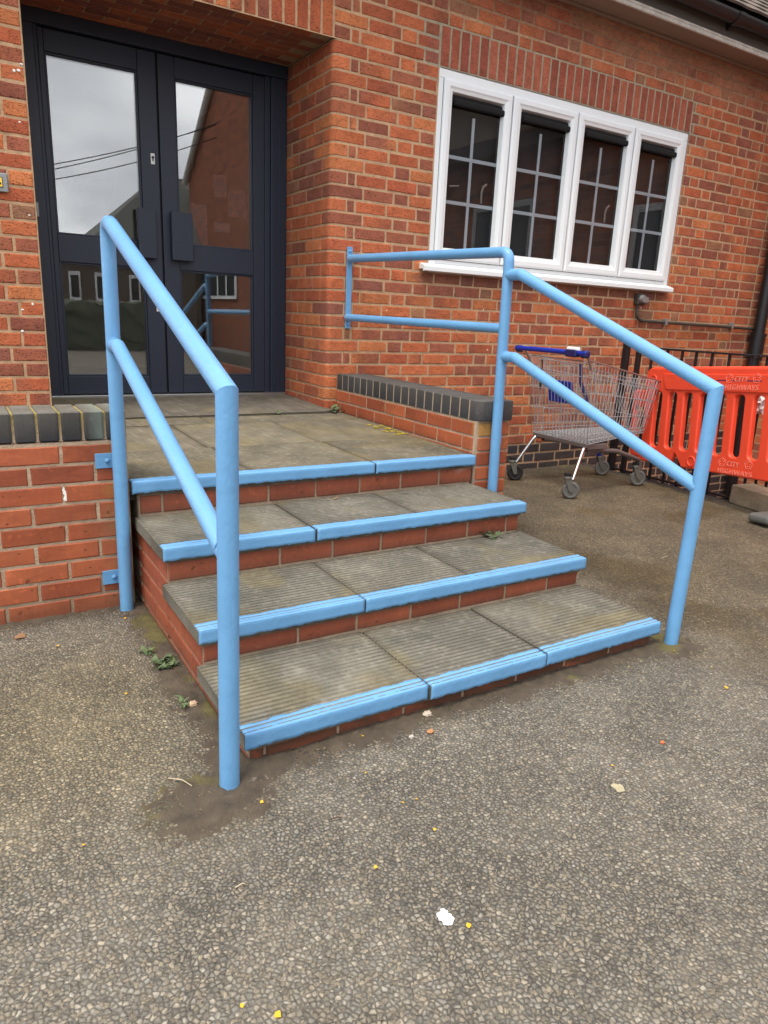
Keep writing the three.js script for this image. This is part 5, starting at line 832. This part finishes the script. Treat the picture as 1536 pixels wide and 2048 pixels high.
{
  const pr = (u, v) => { const d = V((u - 768) / 1411.9, -(v - 1024) / 1411.9, -1).applyQuaternion(camera.quaternion), t = (GY + 0.006 - camera.position.y) / d.y; return camera.position.clone().addScaledVector(d, t); };
  // positions of the scraps on the ground, measured once from the photograph
  const spots = [[120, 1291, 1.3], [248, 1237, 0.9], [728, 1472, 1], [520, 1602, 1], [866, 1659, 0.8], [747, 1733, 0.9], [932, 1852, 1.1], [1228, 1531, 0.9], [1453, 1377, 1.5], [809, 1605, 0.7], [836, 1598, 0.7], [733, 1544, 0.7], [480, 2014, 0.8], [550, 2024, 1.3], [170, 1690, 0.7], [250, 1388, 0.8], [1350, 1302, 0.7], [1424, 1335, 0.7], [1258, 1332, 0.6], [1008, 1368, 0.6]];
  const petalLabels = ["orange yellow petal scrap on the tarmac below the left low wall", "yellow petal scrap at the foot of the back left post", "yellow petal scrap just below the lowest step near its left end", "yellow petal scrap right of the front left post base", "yellow petal scrap right of the dark brown twig", "yellow petal scrap in the middle foreground above the white paint splash", "yellow petal scrap beside the white paint splash", "yellow petal scrap above the pale lichen spot", "largest yellow petal scrap, on the tarmac far right of the steps", "right one of two tiny yellow scraps below the pebbles", "left one of two tiny yellow scraps below the pebbles", "yellow petal scrap midway between the lowest step and the front post stain", "left one of two yellow scraps at the bottom edge of the photo", "right one of two yellow scraps at the bottom edge of the photo", "lone yellow petal scrap on the tarmac far left foreground", "yellow petal scrap left of the small seedling by the steps", "yellow petal scrap at the foot of the front right post", "tiny yellow petal scrap right of the front right post", "tiny yellow scrap in front of the lowest step near its right end", "tiny yellow scrap in front of the middle of the lowest step"];
  spots.forEach(([u, v, s], i) => { const q = pr(u, v); if (v < 1300 && u > 1300) q.y = GY + 0.006; const m = mesh('petal_scrap', leafSet[1], M.petal); m.position.copy(q); m.scale.set(0.5 * s, 0.35 * s, 0.32 * s); m.rotation.set(0.1, rr(0, 6), 0.2); tag(m, petalLabels[i], 'petal', 'yellow scraps scattered on the tarmac'); });
  const blob = (u, v, r, hex, name, label, cat, n = 14, h = 0.0015) => { const q = pr(u, v), s = new THREE.Shape(); for (let i = 0; i < n; i++) { const a = i / n * Math.PI * 2, k = r * rr(0.72, 1.15); if (i) s.lineTo(k * Math.cos(a) * 0.8, k * Math.sin(a)); else s.moveTo(k * Math.cos(a) * 0.8, k * Math.sin(a)); } const g = new THREE.ExtrudeGeometry(s, { depth: h, bevelEnabled: false }); g.rotateX(-Math.PI / 2); const m = mesh(name, g, std({ color: new THREE.Color(hex), map: stoneMap, roughness: 0.8 })); m.position.set(q.x, GY + 0.002, q.z); return tag(m, label, cat); };
  { const q = pr(890, 1830), l = []; for (let i = 0; i < 70; i++) { const r = 0.017 * Math.sqrt(rnd()), a = rnd() * 6.28, g = new THREE.IcosahedronGeometry(rr(0.002, 0.0052), 1); g.scale(1.2, 0.14, 1.2); g.translate(q.x + r * Math.cos(a) * 0.75, GY + rr(0.001, 0.0025), q.z + r * Math.sin(a) * 1.15); l.push(g); }
    tag(mesh('paint_splash', merge(l), std({ color: new THREE.Color('#c9c9c5'), roughness: 0.8 })), 'white paint splash on the tarmac in the foreground', 'paint splash'); }
  blob(1238, 1574, 0.02, '#b6ab8b', 'lichen_spot', 'pale round lichen spot on the tarmac right of the steps', 'lichen', 18, 0.0018);
  const peb = (u, v, s, hex, label) => { const q = pr(u, v), g = new THREE.DodecahedronGeometry(s, 1), p = g.attributes.position; for (let i = 0; i < p.count; i++) { const k = 0.8 + 0.4 * hash(Math.round(p.getX(i) * 400), Math.round(p.getY(i) * 400), Math.round(p.getZ(i) * 400)); p.setXYZ(i, p.getX(i) * k * 1.2, p.getY(i) * k * 0.8, p.getZ(i) * k); } g.computeVertexNormals(); const m = mesh('pebble', g, std({ color: new THREE.Color(hex), map: stoneMap, roughness: 0.9 })); m.position.set(q.x, GY + s * 0.5, q.z); tag(m, label, 'pebble'); };
  peb(855, 1428, 0.012, '#d3c2b2', 'pale pebble lying against the foot of the lowest step'); peb(861, 1462, 0.009, '#c58f62', 'orange pebble just in front of the pale pebble'); peb(823, 1472, 0.007, '#c9bfb4', 'small grey pebble left of the orange pebble'); peb(386, 1408, 0.012, '#d9b79a', 'pinkish stone chip beside the seedling left of the steps'); peb(1325, 1483, 0.006, '#d0764a', 'tiny orange brick crumb on the tarmac at right');
  const tw = (a, b, label, hex = '#b3a48a') => { const p = pr(...a), q = pr(...b), m = p.clone().add(q).multiplyScalar(0.5); m.y += 0.004; m.x += 0.006; tag(mesh('twig', sweep([p, m, q], 0.0014, 5), std({ color: new THREE.Color(hex), roughness: 0.9 })), label, 'twig'); };
  tw([337, 1556], [384, 1572], 'dry pale stalk lying beside the front left post'); tw([490, 1768], [470, 1775], 'short dry stalk on the foreground tarmac'); tw([657, 1640], [684, 1636], 'dark brown twig on the tarmac below the steps', '#4a3526'); tw([1335, 1112], [1322, 1117], 'thin straw lying on the mossy tarmac at right'); 
  { const q = pr(30, 1272), m = mesh('dead_leaf', leafSet[0], M.dry); m.position.copy(q); m.scale.set(2.2, 0.8, 0.9); m.rotation.y = 1; tag(m, 'brown dead leaf on the tarmac under the left wall', 'leaf'); }
  { const o = thing('dead_leaf', 'brown curled leaf scraps lying on the second step tread', 'leaf', [-0.75, STEP.y[1] + 0.003, 1.57]); for (let i = 0; i < 3; i++) { const m = mesh('leaf_scrap', leafSet[1], M.dry, o); m.position.set(i * 0.03 - 0.02, 0.002, 0.01 * (i % 2)); m.scale.set(0.9, 0.9, 0.5); m.rotation.y = i * 2; } }
}
renderer.render(scene, camera);
